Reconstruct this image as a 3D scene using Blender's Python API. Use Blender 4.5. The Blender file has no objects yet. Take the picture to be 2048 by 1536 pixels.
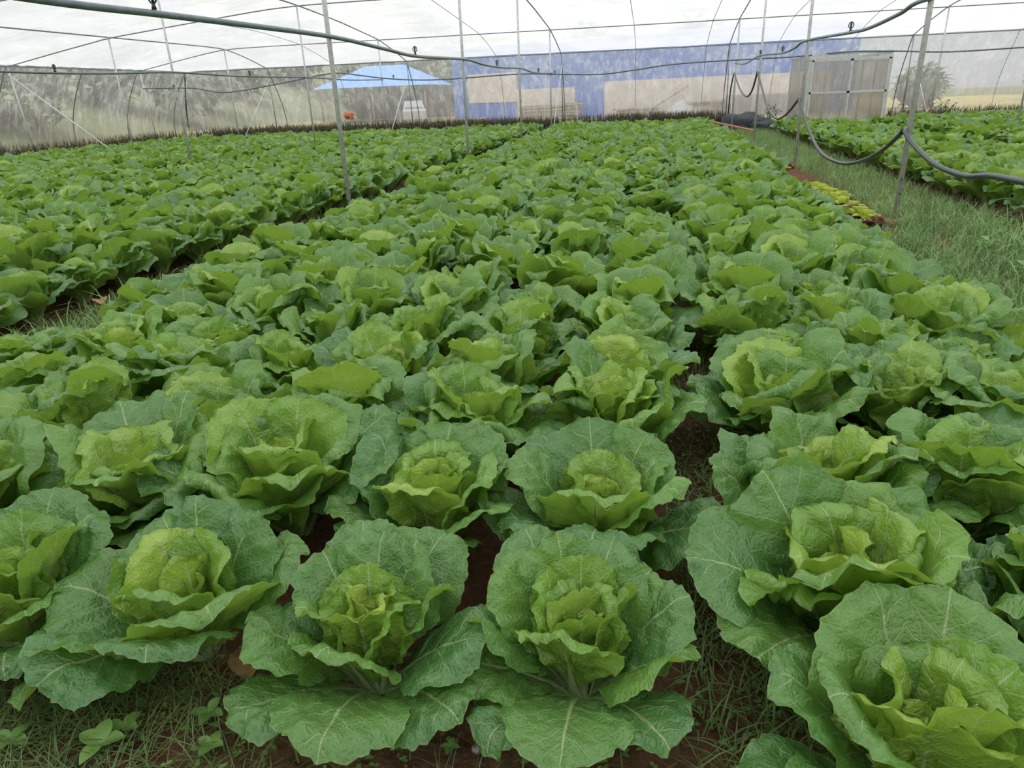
import bpy, math, random
import numpy as np
from mathutils import Vector, Matrix

sc = bpy.context.scene
COL = sc.collection
RNG = np.random.default_rng(7)
random.seed(7)

# ------------------------------------------------------------------ render look
sc.view_settings.view_transform = 'Standard'
sc.view_settings.look = 'None'
sc.view_settings.gamma = 1.0
sc.view_settings.use_curve_mapping = False
sc.view_settings.exposure = -0.10
sc.cycles.max_bounces = 6
sc.cycles.use_adaptive_sampling = True
sc.cycles.adaptive_threshold = 0.2
sc.cycles.diffuse_bounces = 2
sc.cycles.glossy_bounces = 2
sc.cycles.transmission_bounces = 4
sc.cycles.transparent_max_bounces = 12
sc.cycles.caustics_reflective = False
sc.cycles.caustics_refractive = False
sc.cycles.use_denoising = True
sc.cycles.sample_clamp_indirect = 4.0

# ------------------------------------------------------------------ node helpers
def new_mat(name):
    m = bpy.data.materials.new(name)
    m.use_nodes = True
    nt = m.node_tree
    for n in list(nt.nodes):
        nt.nodes.remove(n)
    return m, nt

class NB:
    """small node builder"""
    def __init__(s, nt):
        s.nt = nt
    def n(s, typ, **kw):
        nd = s.nt.nodes.new(typ)
        for k, v in kw.items():
            setattr(nd, k, v)
        return nd
    def set(s, sock, v):
        if hasattr(v, 'is_output') or isinstance(v, bpy.types.NodeSocket):
            s.nt.links.new(v, sock)
        elif isinstance(v, (tuple, list)) and len(v) == 3 and sock.type == 'RGBA':
            sock.default_value = (*v, 1)
        else:
            sock.default_value = v
    def math(s, op, a, b=None, c=None, clamp=False):
        nd = s.n('ShaderNodeMath', operation=op, use_clamp=clamp)
        s.set(nd.inputs[0], a)
        if b is not None: s.set(nd.inputs[1], b)
        if c is not None: s.set(nd.inputs[2], c)
        return nd.outputs[0]
    def smooth(s, x, lo, hi, a=0.0, b=1.0):
        nd = s.n('ShaderNodeMapRange', interpolation_type='SMOOTHSTEP')
        s.set(nd.inputs[0], x); s.set(nd.inputs[1], lo); s.set(nd.inputs[2], hi)
        s.set(nd.inputs[3], a); s.set(nd.inputs[4], b)
        return nd.outputs[0]
    def mix(s, f, a, b):
        nd = s.n('ShaderNodeMix', data_type='RGBA')
        s.set(nd.inputs[0], f); s.set(nd.inputs[6], a); s.set(nd.inputs[7], b)
        return nd.outputs[2]
    def noise(s, vec, scale, detail=3.0, rough=0.5, dist=0.0):
        nd = s.n('ShaderNodeTexNoise')
        if vec is not None: s.set(nd.inputs['Vector'], vec)
        nd.inputs['Scale'].default_value = scale
        nd.inputs['Detail'].default_value = detail
        nd.inputs['Roughness'].default_value = rough
        nd.inputs['Distortion'].default_value = dist
        return nd.outputs['Fac']
    def scalevec(s, vec, sc3):
        nd = s.n('ShaderNodeMapping')
        s.set(nd.inputs[0], vec)
        nd.inputs['Scale'].default_value = sc3
        return nd.outputs[0]
    def sep(s, vec):
        nd = s.n('ShaderNodeSeparateXYZ'); s.set(nd.inputs[0], vec); return nd.outputs
    def comb(s, x, y, z):
        nd = s.n('ShaderNodeCombineXYZ')
        s.set(nd.inputs[0], x); s.set(nd.inputs[1], y); s.set(nd.inputs[2], z)
        return nd.outputs[0]
    def out(s, sh):
        o = s.n('ShaderNodeOutputMaterial'); s.nt.links.new(sh, o.inputs[0]); return o
    def pos(s):
        return s.n('ShaderNodeNewGeometry').outputs['Position']
    def obj(s):
        return s.n('ShaderNodeTexCoord').outputs['Object']
    def mixsh(s, f, a, b):
        nd = s.n('ShaderNodeMixShader'); s.set(nd.inputs[0], f)
        s.nt.links.new(a, nd.inputs[1]); s.nt.links.new(b, nd.inputs[2]); return nd.outputs[0]

def plain(name, col, rough=0.6, metal=0.0, var=0.0, vscale=8.0, bump=0.0, spec=0.5, col2=None):
    m, nt = new_mat(name); b = NB(nt)
    p = b.n('ShaderNodeBsdfPrincipled')
    p.inputs['Roughness'].default_value = rough
    p.inputs['Metallic'].default_value = metal
    p.inputs['Specular IOR Level'].default_value = spec
    nz = b.noise(b.obj(), vscale, 4.0, 0.6)
    c2 = col2 if col2 is not None else tuple(c * (1 - var) for c in col)
    b.set(p.inputs['Base Color'], b.mix(b.smooth(nz, 0.3, 0.7), col, c2))
    if bump:
        bp = b.n('ShaderNodeBump'); bp.inputs['Strength'].default_value = bump
        bp.inputs['Distance'].default_value = 0.01
        b.set(bp.inputs['Height'], nz); b.set(p.inputs['Normal'], bp.outputs[0])
    b.out(p.outputs[0])
    return m

def cabbage_material():
    m, nt = new_mat('cabbage_leaf'); b = NB(nt)
    lf = b.n('ShaderNodeAttribute', attribute_name='lf')   # lateral metres, along metres, age
    lw = b.n('ShaderNodeAttribute', attribute_name='lw')   # relative half width, relative length, edge
    X, Y, age = b.sep(lf.outputs['Vector'])
    xr, s, e = b.sep(lw.outputs['Vector'])
    rnd = b.n('ShaderNodeObjectInfo').outputs['Random']
    back = b.n('ShaderNodeNewGeometry').outputs['Backfacing']
    ax = b.math('ABSOLUTE', X)
    pv = b.comb(X, Y, b.math('MULTIPLY', age, 7.3))
    wob = b.noise(pv, 16.0, 2.0)
    # midrib band
    wm = b.math('MULTIPLY_ADD', b.math('SUBTRACT', 1.0, s), 0.013, 0.0012)
    wm2 = b.math('ADD', wm, b.smooth(s, 0.30, 0.0, 0.0, 0.035))
    mid = b.smooth(b.math('DIVIDE', ax, wm2), 1.0, 0.45)
    # lateral veins
    q = b.math('SUBTRACT', Y, b.math('MULTIPLY', ax, 0.95))
    q = b.math('ADD', q, b.math('MULTIPLY', b.math('MULTIPLY', ax, ax), 1.6))
    q = b.math('MULTIPLY_ADD', wob, 0.035, q)
    q = b.math('DIVIDE', q, 0.052)
    q = b.math('ADD', q, b.math('MULTIPLY', b.math('SIGN', X), 0.22))
    dl = b.math('ABSOLUTE', b.math('SUBTRACT', b.math('FRACT', q), 0.5))
    vw = b.math('MULTIPLY_ADD', ax, -0.28, 0.058)
    vein = b.smooth(b.math('DIVIDE', dl, b.math('MAXIMUM', vw, 0.008)), 1.25, 0.5)
    vein = b.math('MULTIPLY', vein, b.smooth(e, 1.0, 0.8))
    # fine net
    vo = b.n('ShaderNodeTexVoronoi', feature='DISTANCE_TO_EDGE')
    wv = b.n('ShaderNodeVectorMath', operation='ADD')
    b.set(wv.inputs[0], pv)
    b.set(wv.inputs[1], b.comb(b.math('MULTIPLY', wob, 0.03), 0.0, 0.0))
    b.set(vo.inputs['Vector'], wv.outputs[0])
    vo.inputs['Scale'].default_value = 72.0
    net = b.smooth(vo.outputs['Distance'], 0.09, 0.0)
    puff = b.smooth(vo.outputs['Distance'], 0.0, 0.35)
    big = b.noise(pv, 9.0, 2.0)
    # colour
    a2 = b.math('ADD', age, b.math('MULTIPLY_ADD', rnd, 0.22, -0.11))
    a2 = b.math('ADD', a2, b.math('MULTIPLY_ADD', big, 0.24, -0.12), clamp=True)
    rp = b.n('ShaderNodeValToRGB')
    cr = rp.color_ramp
    cr.elements[0].position = 0.0; cr.elements[0].color = (0.084, 0.228, 0.062, 1)
    cr.elements[1].position = 1.0; cr.elements[1].color = (0.42, 0.57, 0.085, 1)
    el = cr.elements.new(0.45); el.color = (0.185, 0.365, 0.048, 1)
    b.set(rp.inputs[0], a2)
    col = rp.outputs[0]
    under = b.mix(0.60, col, (0.26, 0.41, 0.055))
    col = b.mix(b.math('MULTIPLY', back, 0.9), col, under)
    col = b.mix(b.math('MULTIPLY', net, 0.17), col, (0.36, 0.50, 0.17))
    vc = b.mix(0.65, col, (0.46, 0.56, 0.26))
    col = b.mix(b.math('MULTIPLY', vein, b.math('MULTIPLY_ADD', back, 0.3, 0.65)), col, vc)
    col = b.mix(b.math('MULTIPLY', mid, 0.8), col, (0.44, 0.54, 0.27))
    col = b.mix(b.math('MULTIPLY', b.smooth(e, 0.975, 1.0), 0.3), col, (0.36, 0.47, 0.20))
    # relief
    pn = b.noise(pv, 85.0, 2.0, 0.55, 0.6)
    h = b.math('MULTIPLY_ADD', pn, 1.3, b.math('MULTIPLY', puff, 0.40))
    h = b.math('MULTIPLY_ADD', vein, -0.7, h)
    h = b.math('MULTIPLY_ADD', wob, 1.2, h)
    bp = b.n('ShaderNodeBump'); bp.inputs['Strength'].default_value = 0.6
    bp.inputs['Distance'].default_value = 0.006
    b.set(bp.inputs['Height'], h)
    p = b.n('ShaderNodeBsdfPrincipled')
    p.inputs['Roughness'].default_value = 0.36
    p.inputs['Specular IOR Level'].default_value = 0.72
    b.set(p.inputs['Base Color'], col); b.set(p.inputs['Normal'], bp.outputs[0])
    t = b.n('ShaderNodeBsdfTranslucent')
    b.set(t.inputs['Color'], b.mix(0.5, col, (0.42, 0.66, 0.06)))
    b.set(t.inputs['Normal'], bp.outputs[0])
    b.out(b.mixsh(0.34, p.outputs[0], t.outputs[0]))
    return m

def leafy(name, c1, c2, trans=0.3, rough=0.5, vscale=3.0):
    m, nt = new_mat(name); b = NB(nt)
    nz = b.noise(b.pos(), vscale, 3.0)
    col = b.mix(b.smooth(nz, 0.3, 0.7), c1, c2)
    p = b.n('ShaderNodeBsdfPrincipled'); p.inputs['Roughness'].default_value = rough
    b.set(p.inputs['Base Color'], col)
    t = b.n('ShaderNodeBsdfTranslucent'); b.set(t.inputs['Color'], col)
    b.out(b.mixsh(trans, p.outputs[0], t.outputs[0]))
    return m

def soil_material():
    m, nt = new_mat('red_soil'); b = NB(nt)
    P = b.pos()
    n1 = b.noise(P, 3.0, 4.0, 0.6); n2 = b.noise(P, 45.0, 5.0, 0.7); n3 = b.noise(P, 14.0, 3.0)
    col = b.mix(b.smooth(n1, 0.3, 0.7), (0.165, 0.080, 0.046), (0.105, 0.060, 0.036))
    col = b.mix(b.smooth(n2, 0.45, 0.75), col, (0.25, 0.125, 0.070))
    col = b.mix(b.smooth(n3, 0.55, 0.75, 0.0, 0.55), col, (0.055, 0.06, 0.022))
    p = b.n('ShaderNodeBsdfPrincipled'); p.inputs['Roughness'].default_value = 0.95
    p.inputs['Specular IOR Level'].default_value = 0.15
    b.set(p.inputs['Base Color'], col)
    bp = b.n('ShaderNodeBump'); bp.inputs['Strength'].default_value = 0.9; bp.inputs['Distance'].default_value = 0.02
    b.set(bp.inputs['Height'], b.math('ADD', n2, n3)); b.set(p.inputs['Normal'], bp.outputs[0])
    b.out(p.outputs[0]); return m

def film_material(name, clear, tint, streak_scale, streak, blotch, dirt_wrinkle):
    """polythene sheet: part clear, part light-scattering, with dirty patches, dried drip marks and painted roof wrinkle shading"""
    m, nt = new_mat(name); b = NB(nt)
    P = b.pos()
    st = b.smooth(b.noise(b.scalevec(P, streak_scale), 1.0, 5.0, 0.65, 0.5), 0.42, 0.72)
    bl = b.smooth(b.noise(P, 0.45, 5.0, 0.65), 0.35, 0.68)
    sp = b.smooth(b.noise(P, 3.5, 4.0, 0.7), 0.45, 0.8)
    d = b.math('MULTIPLY_ADD', st, -streak, clear)
    d = b.math('MULTIPLY_ADD', bl, -blotch, d)
    d = b.math('MULTIPLY_ADD', sp, -blotch*0.5, d, clamp=True)
    tr = b.n('ShaderNodeBsdfTransparent'); tr.inputs[0].default_value = (1, 1, 1, 1)
    tl = b.n('ShaderNodeBsdfTranslucent')
    b.set(tl.inputs[0], b.mix(b.math('MULTIPLY_ADD', st, 0.5, b.math('MULTIPLY', bl, 0.5)), tint, dirt_wrinkle))
    df = b.n('ShaderNodeBsdfDiffuse'); b.set(df.inputs[0], tint)
    body = b.mixsh(0.15, tl.outputs[0], df.outputs[0])
    b.out(b.mixsh(d, body, tr.outputs[0]))
    return m

M = {}
M['cabbage'] = cabbage_material()
M['midrib'] = leafy('midrib', (0.40, 0.52, 0.25), (0.33, 0.47, 0.19), 0.25, 0.4, 30.0)
M['soil'] = soil_material()
M['clod'] = plain('soil_clod', (0.20, 0.085, 0.042), 0.95, var=0.5, vscale=20, bump=0.6, spec=0.1)
M['grass'] = leafy('grass_blade', (0.26, 0.43, 0.14), (0.14, 0.28, 0.07), 0.3, 0.45, 2.5)
M['lowgrass'] = leafy('low_grass_blade', (0.18, 0.28, 0.085), (0.10, 0.18, 0.05), 0.3, 0.45, 6.0)
M['weed'] = leafy('weed_leaf', (0.22, 0.40, 0.10), (0.14, 0.28, 0.07), 0.3, 0.45, 9.0)
M['lettuce'] = leafy('lettuce_leaf', (0.58, 0.66, 0.10), (0.42, 0.55, 0.07), 0.35, 0.45, 20.0)
M['redlettuce'] = leafy('red_lettuce_leaf', (0.28, 0.12, 0.06), (0.20, 0.07, 0.05), 0.3, 0.45, 20.0)
M['dry'] = leafy('dry_leaf', (0.42, 0.27, 0.11), (0.30, 0.17, 0.07), 0.2, 0.7, 30.0)
M['dryweed'] = leafy('dry_weed', (0.13, 0.11, 0.06), (0.06, 0.07, 0.035), 0.2, 0.7, 2.0)
M['steel'] = plain('galvanised_steel', (0.62, 0.65, 0.65), 0.45, 0.3, var=0.25, vscale=14)
M['steel2'] = plain('dull_steel_tube', (0.30, 0.33, 0.34), 0.5, 0.4, var=0.3, vscale=10)
M['alu'] = plain('door_aluminium', (0.66, 0.69, 0.66), 0.4, 0.3, var=0.2, vscale=6)
M['pipe'] = plain('grey_pvc_pipe', (0.14, 0.19, 0.21), 0.35, 0.0, var=0.3, vscale=9)
M['hose'] = plain('black_hose', (0.045, 0.062, 0.070), 0.38, 0.0, var=0.3, vscale=9)
M['black'] = plain('black_plastic', (0.02, 0.022, 0.022), 0.4, 0.0, var=0.2)
M['brick'] = plain('brick', (0.45, 0.20, 0.12), 0.9, 0.0, var=0.4, vscale=20, bump=0.5)
M['wood'] = plain('weathered_wood', (0.40, 0.33, 0.24), 0.85, 0.0, var=0.5, vscale=5, bump=0.3)
M['rope'] = plain('white_rope', (0.72, 0.72, 0.68), 0.8, 0.0, var=0.2)
M['bag'] = plain('white_sack', (0.75, 0.74, 0.68), 0.7, 0.0, var=0.25, vscale=12, bump=0.4)
M['orange'] = plain('orange_plastic', (0.70, 0.20, 0.10), 0.5, 0.0, var=0.3, vscale=10, bump=0.4)
M['tarp'] = plain('dark_net', (0.055, 0.065, 0.075), 0.8, 0.0, var=0.5, vscale=10, bump=0.5)
M['greytarp'] = plain('grey_tarpaulin', (0.46, 0.50, 0.52), 0.6, 0.0, var=0.3, vscale=5, bump=0.4)
M['blue'] = plain('blue_cladding', (0.075, 0.19, 0.62), 0.5, 0.0, var=0.18, vscale=2)
M['blueroof'] = plain('blue_roof_sheet', (0.10, 0.32, 0.75), 0.45, 0.0, var=0.15, vscale=2)
M['plaster'] = plain('pale_plaster', (0.62, 0.56, 0.54), 0.9, 0.0, var=0.18, vscale=1.5)
M['greywall'] = plain('grey_block_wall', (0.27, 0.25, 0.245), 0.9, 0.0, var=0.2, vscale=1.5)
M['dryfield'] = plain('dry_grass_ground', (0.50, 0.40, 0.20), 0.95, 0.0, vscale=1.2, spec=0.1, col2=(0.30, 0.29, 0.13))
M['hill'] = plain('wooded_slope', (0.15, 0.19, 0.085), 0.95, 0.0, vscale=0.6, spec=0.1, col2=(0.23, 0.225, 0.14))
M['bush'] = leafy('bush_leaf', (0.20, 0.26, 0.13), (0.13, 0.19, 0.085), 0.3, 0.6, 1.0)
M['truck'] = plain('white_paint', (0.33, 0.36, 0.38), 0.35, 0.0, var=0.1)
M['glassdark'] = plain('dark_window', (0.06, 0.075, 0.08), 0.15, 0.0, var=0.1)
M['tyre'] = plain('tyre_rubber', (0.03, 0.03, 0.03), 0.9, 0.0, var=0.2)
M['stone'] = plain('grey_stone', (0.36, 0.32, 0.29), 0.85, 0.0, var=0.3, vscale=25, bump=0.4)
M['roof'] = film_material('roof_film', 0.36, (0.93, 0.93, 0.945), (0.6, 6.0, 1.0), 0.16, 0.10, (0.52, 0.525, 0.52))  # crosswise streaks paint the shading of wrinkles into the film colour
M['wall'] = film_material('wall_film', 0.75, (0.66, 0.66, 0.62), (4.5, 4.5, 0.22), 0.26, 0.11, (0.80, 0.79, 0.74))
M['net'] = film_material('door_net', 0.78, (0.46, 0.45, 0.40), (9.0, 9.0, 1.0), 0.12, 0.12, (0.42, 0.40, 0.34))

# ------------------------------------------------------------------ object helpers
def link(o, parent=None):
    COL.objects.link(o)
    if parent is not None:
        o.parent = parent
    return o

def tag(o, label=None, cat=None, group=None, kind=None):
    if label: o['label'] = label
    if cat: o['category'] = cat
    if group: o['group'] = group
    if kind: o['kind'] = kind
    return o

def empty(name, loc=(0, 0, 0), rz=0.0):
    o = bpy.data.objects.new(name, None)
    o.empty_display_size = 0.05
    o.location = loc; o.rotation_euler = (0, 0, rz)
    return link(o)

class MB:
    """collects vertices and faces for one mesh"""
    def __init__(s):
        s.v = []; s.f = []; s.n = 0; s.smooth = []
    def add(s, v, f, smooth=True):
        v = np.asarray(v, float).reshape(-1, 3)
        s.v.append(v)
        for q in f:
            s.f.append(tuple(int(i) + s.n for i in q)); s.smooth.append(smooth)
        s.n += len(v)
        return s
    def box(s, lo, hi, rot=None, c=None):
        x0, y0, z0 = lo; x1, y1, z1 = hi
        v = np.array([[x0,y0,z0],[x1,y0,z0],[x1,y1,z0],[x0,y1,z0],[x0,y0,z1],[x1,y0,z1],[x1,y1,z1],[x0,y1,z1]], float)
        if rot is not None:
            v = v @ np.array(Matrix.Rotation(rot, 3, 'Z')).T
        if c is not None:
            v = v + np.array(c)
        return s.add(v, [(0,3,2,1),(4,5,6,7),(0,1,5,4),(1,2,6,5),(2,3,7,6),(3,0,4,7)], False)
    def tube(s, pts, r, n=8, cap=True):
        P = np.asarray(pts, float); k = len(P)
        T = np.gradient(P, axis=0); T /= np.maximum(np.linalg.norm(T, axis=1, keepdims=True), 1e-9)
        ref = np.array([0, 0, 1.0]) if abs(T[0][2]) < 0.9 else np.array([1.0, 0, 0])
        rr = np.broadcast_to(np.asarray(r, float), (k,))
        a = np.arange(n) * 2 * math.pi / n
        vs = []
        for i in range(k):
            A = np.cross(T[i], ref); la = np.linalg.norm(A)
            if la < 1e-6: A = np.cross(T[i], [0, 1.0, 0]); la = np.linalg.norm(A)
            A /= la; B = np.cross(T[i], A); ref = np.cross(A, T[i]) * 1.0
            vs.append(P[i] + rr[i] * (np.cos(a)[:, None] * A + np.sin(a)[:, None] * B))
        f = []
        for i in range(k - 1):
            for j in range(n):
                f.append((i*n+j, (i+1)*n+j, (i+1)*n+(j+1) % n, i*n+(j+1) % n))
        if cap:
            f.append(tuple(range(n))); f.append(tuple((k-1)*n + j for j in reversed(range(n))))
        return s.add(np.concatenate(vs), f)
    def blob(s, c, r, seed=0, nu=12, nv=8, rough=0.15):
        g = np.random.default_rng(seed); ph = g.uniform(0, 6.28, 6)
        u, v = np.meshgrid(np.arange(nu) * 2 * math.pi / nu, np.linspace(0, math.pi, nv))
        d = np.stack([np.sin(v)*np.cos(u), np.sin(v)*np.sin(u), np.cos(v)], -1)
        k = 1 + rough*(np.sin(3*d[...,0]*2+ph[0]) + np.sin(4*d[...,1]+ph[1]) + np.sin(5*d[...,2]*1.3+ph[2]+2*d[...,0]))/1.5
        p = np.array(c) + d*k[..., None]*np.array(r)
        f = [(i*nu+j, (i+1)*nu+j, (i+1)*nu+(j+1) % nu, i*nu+(j+1) % nu) for i in range(nv-1) for j in range(nu)]
        return s.add(p.reshape(-1, 3), f)
    def grid(s, P, smooth=True):
        a, b_ = P.shape[:2]
        f = [(i*b_+j, i*b_+j+1, (i+1)*b_+j+1, (i+1)*b_+j) for i in range(a-1) for j in range(b_-1)]
        return s.add(P.reshape(-1, 3), f, smooth)
    def mesh(s, name, mat):
        me = bpy.data.meshes.new(name)
        me.from_pydata(np.concatenate(s.v).tolist(), [], s.f)
        me.polygons.foreach_set('use_smooth', s.smooth)
        if mat is not None: me.materials.append(mat)
        me.update()
        return me
    def build(s, name, mat, parent=None):
        return link(bpy.data.objects.new(name, s.mesh(name, mat)), parent)

def raw_mesh(name, V, Q, mat, attrs=None, smooth=True):
    """fast mesh of quads from arrays"""
    me = bpy.data.meshes.new(name)
    V = np.ascontiguousarray(V, np.float32); Q = np.ascontiguousarray(Q, np.int32)
    k = Q.shape[1]
    me.vertices.add(len(V)); me.vertices.foreach_set('co', V.ravel())
    me.loops.add(Q.size); me.loops.foreach_set('vertex_index', Q.ravel())
    me.polygons.add(len(Q))
    me.polygons.foreach_set('loop_start', np.arange(0, Q.size, k, dtype=np.int32))
    if smooth: me.polygons.foreach_set('use_smooth', np.ones(len(Q), bool))
    for an, arr in (attrs or {}).items():
        at = me.attributes.new(an, 'FLOAT_VECTOR', 'POINT')
        at.data.foreach_set('vector', np.ascontiguousarray(arr, np.float32).ravel())
    if mat is not None: me.materials.append(mat)
    me.update(calc_edges=True)
    return me

def bez(pts, per=8):
    """smooth curve through points (Catmull-Rom)"""
    P = np.asarray(pts, float)
    P = np.vstack([2*P[0]-P[1], P, 2*P[-1]-P[-2]])
    out = []
    for i in range(1, len(P)-2):
        for t in np.linspace(0, 1, per, endpoint=False):
            a, b_, c, d = P[i-1], P[i], P[i+1], P[i+2]
            out.append(0.5*((2*b_) + (-a+c)*t + (2*a-5*b_+4*c-d)*t*t + (-a+3*b_-3*c+d)*t**3))
    out.append(P[-2])
    return np.array(out)

def sst(x, lo, hi):
    t = np.clip((x-lo)/(hi-lo), 0, 1); return t*t*(3-2*t)

# ------------------------------------------------------------------ cabbage leaves
class Leaf:
    def __init__(s, az, L, W, th0, th1, curl=0.3, cs=0.75, kap=1.5, ruf=0.012, age=0.3, twist=0.0, sway=0.0, r0=0.03, z0=0.02, lip=0.012, seed=0):
        s.__dict__.update(locals()); del s.__dict__['s']
    def centre(s, sv):
        """centre line sampled finely: r, z, theta at parameters sv"""
        f = np.linspace(0, 1, 201)
        th = s.th0 + (s.th1-s.th0)*f**1.25 + s.curl*sst(f, s.cs, 1.05)**1.4
        r = s.r0 + np.concatenate([[0], np.cumsum((np.sin(th[1:])+np.sin(th[:-1]))/2)])*s.L/200
        z = s.z0 + np.concatenate([[0], np.cumsum((np.cos(th[1:])+np.cos(th[:-1]))/2)])*s.L/200
        z = np.where(z < 0.045, 0.045 - 0.03*(1-np.exp(-(0.045-z)/0.03)), z)
        return np.interp(sv, f, r), np.interp(sv, f, z), np.interp(sv, f, th)
    def half(s, sv):
        cap = np.where(sv > 0.58, np.sqrt(np.maximum(0, 1-((sv-0.58)/0.42)**2)), 1.0)
        return s.W/2*(0.15+0.85*sst(sv, 0.11, 0.64))*cap
    def place(s, P):
        c, d = math.cos(s.az), math.sin(s.az)
        return np.stack([P[..., 0]*c-P[..., 1]*d, P[..., 0]*d+P[..., 1]*c, P[..., 2]], -1)
    def grid(s, nu, nv):
        g = np.random.default_rng(s.seed*977+13)
        ph = g.uniform(0, 6.28, 24)
        t = np.linspace(0, 1, nv+1); sv = 1-(1-t)**1.35
        sv[-1] = 0.9985
        u = np.linspace(-1, 1, nu+1)
        S, U = np.meshgrid(sv, u, indexing='ij')
        r, z, th = s.centre(S)
        w = s.half(S)
        x = U*w
        e = np.sqrt((x/(s.W/2))**2 + np.maximum(0, (S-0.58)/0.42)**2)
        e = np.maximum(e, np.abs(U)*sst(S, 0.1, 0.45))
        phi = np.arctan2(x/(s.W/2), (S-0.45)/0.5)
        scal = 0.026*np.sin(5*phi+ph[0])+0.014*np.sin(11*phi+ph[1])+0.016*np.sin(23*phi+ph[2])+0.019*np.sin(41*phi+ph[9])
        x = x*(1+scal*np.clip(e, 0, 1)**2*1.1)
        Sx = scal*np.maximum(0, (S-0.58)/0.42)**2*s.L*0.32
        ruf = s.ruf*np.clip(e, 0, 1)**2.6*(np.sin(4*phi+ph[3])+0.75*np.sin(7*phi+ph[4])+0.5*np.sin(12*phi+ph[5])+0.28*np.sin(21*phi+ph[10])+0.14*np.sin(35*phi+ph[11]))
        lip = -s.lip*sst(e, 0.72, 1.0)**1.6*(1+0.6*np.sin(3*phi+ph[6]))
        X, Y = x, S*s.L
        puck = np.zeros_like(X)
        for i in range(7):
            a = ph[12+i]; k = 60+22*i
            puck += np.sin((X*math.cos(a)+Y*math.sin(a))*k+ph[(i*3) % 24]+1.5*np.sin(X*40+ph[i]))/(1+0.35*i)
        puck *= 0.0026*sst(S, 0.15, 0.4)
        # valleys along midrib and side veins
        q = (Y-0.95*np.abs(X)+1.6*X*X)/0.052+0.22*np.sign(X)
        puck -= 0.0016*np.cos(2*math.pi*(q-np.floor(q)-0.5))*sst(np.abs(X), 0.0, 0.03)*sst(S, 0.15, 0.4)
        puck -= 0.004*np.exp(-(X/0.012)**2)*sst(S, 0.1, 0.3)
        kap = s.kap*(1-0.55*sst(S, 0.55, 1.0))
        kap = np.where(np.abs(kap) < 1e-3, 1e-3, kap)
        lat = np.sin(x*kap)/kap
        nor = (1-np.cos(x*kap))/kap + ruf + lip + puck
        tw = s.twist*S
        lat, nor = lat*np.cos(tw)-nor*np.sin(tw), lat*np.sin(tw)+nor*np.cos(tw)
        lat = lat + s.sway*S*S*s.L
        P = np.stack([r - np.cos(th)*nor + np.sin(th)*Sx, lat, z + np.sin(th)*nor + np.cos(th)*Sx], -1)
        zz = P[..., 2]
        P[..., 2] = np.where(zz < 0.03, 0.03-0.022*(1-np.exp(-(0.03-zz)/0.022)), zz)
        P = s.place(P)
        lf = np.stack([X, Y, np.full_like(X, s.age)], -1)
        lw = np.stack([np.abs(U), S, np.clip(e, 0, 1.05)], -1)
        return P, lf, lw
    def rib(s, n=16, m=8):
        sv = np.linspace(0.0, 0.80, n)
        r, z, th = s.centre(sv)
        lat = s.sway*sv*sv*s.L
        g = (1-sv/0.84)
        hw = 0.0012+0.021*g**2.2; hn = 0.0012+0.0065*g**1.6
        a = np.arange(m)*2*math.pi/m
        P = np.zeros((n, m, 3))
        off = np.where(sv > 0.1, -0.003, -0.002)
        for j in range(m):
            nn = off + np.sin(a[j])*hn*np.where(np.sin(a[j]) > 0, 0.55, 1.0)
            P[:, j, 0] = r-np.cos(th)*nn; P[:, j, 1] = lat+np.cos(a[j])*hw; P[:, j, 2] = np.maximum(z+np.sin(th)*nn, 0.004)
        P = s.place(P)
        f = [(i*m+j, i*m+(j+1) % m, (i+1)*m+(j+1) % m, (i+1)*m+j) for i in range(n-1) for j in range(m)]
        return P.reshape(-1, 3), np.array(f)

def quads(nr, nc):
    i, j = np.meshgrid(np.arange(nr-1), np.arange(nc-1), indexing='ij')
    a = (i*nc+j).ravel()
    return np.stack([a, a+nc, a+nc+1, a+1], -1)

def leaves_arrays(leaves, nu, nv):
    V, Q, A, B, n = [], [], [], [], 0
    for l in leaves:
        P, lf, lw = l.grid(nu, nv)
        V.append(P.reshape(-1, 3)); A.append(lf.reshape(-1, 3)); B.append(lw.reshape(-1, 3))
        Q.append(quads(nv+1, nu+1)+n); n += len(V[-1])
    return np.concatenate(V), np.concatenate(Q), np.concatenate(A), np.concatenate(B)

def leaves_mesh(name, leaves, nu, nv):
    V, Q, A, B = leaves_arrays(leaves, nu, nv)
    return raw_mesh(name, V, Q, M['cabbage'], {'lf': A, 'lw': B})

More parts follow.
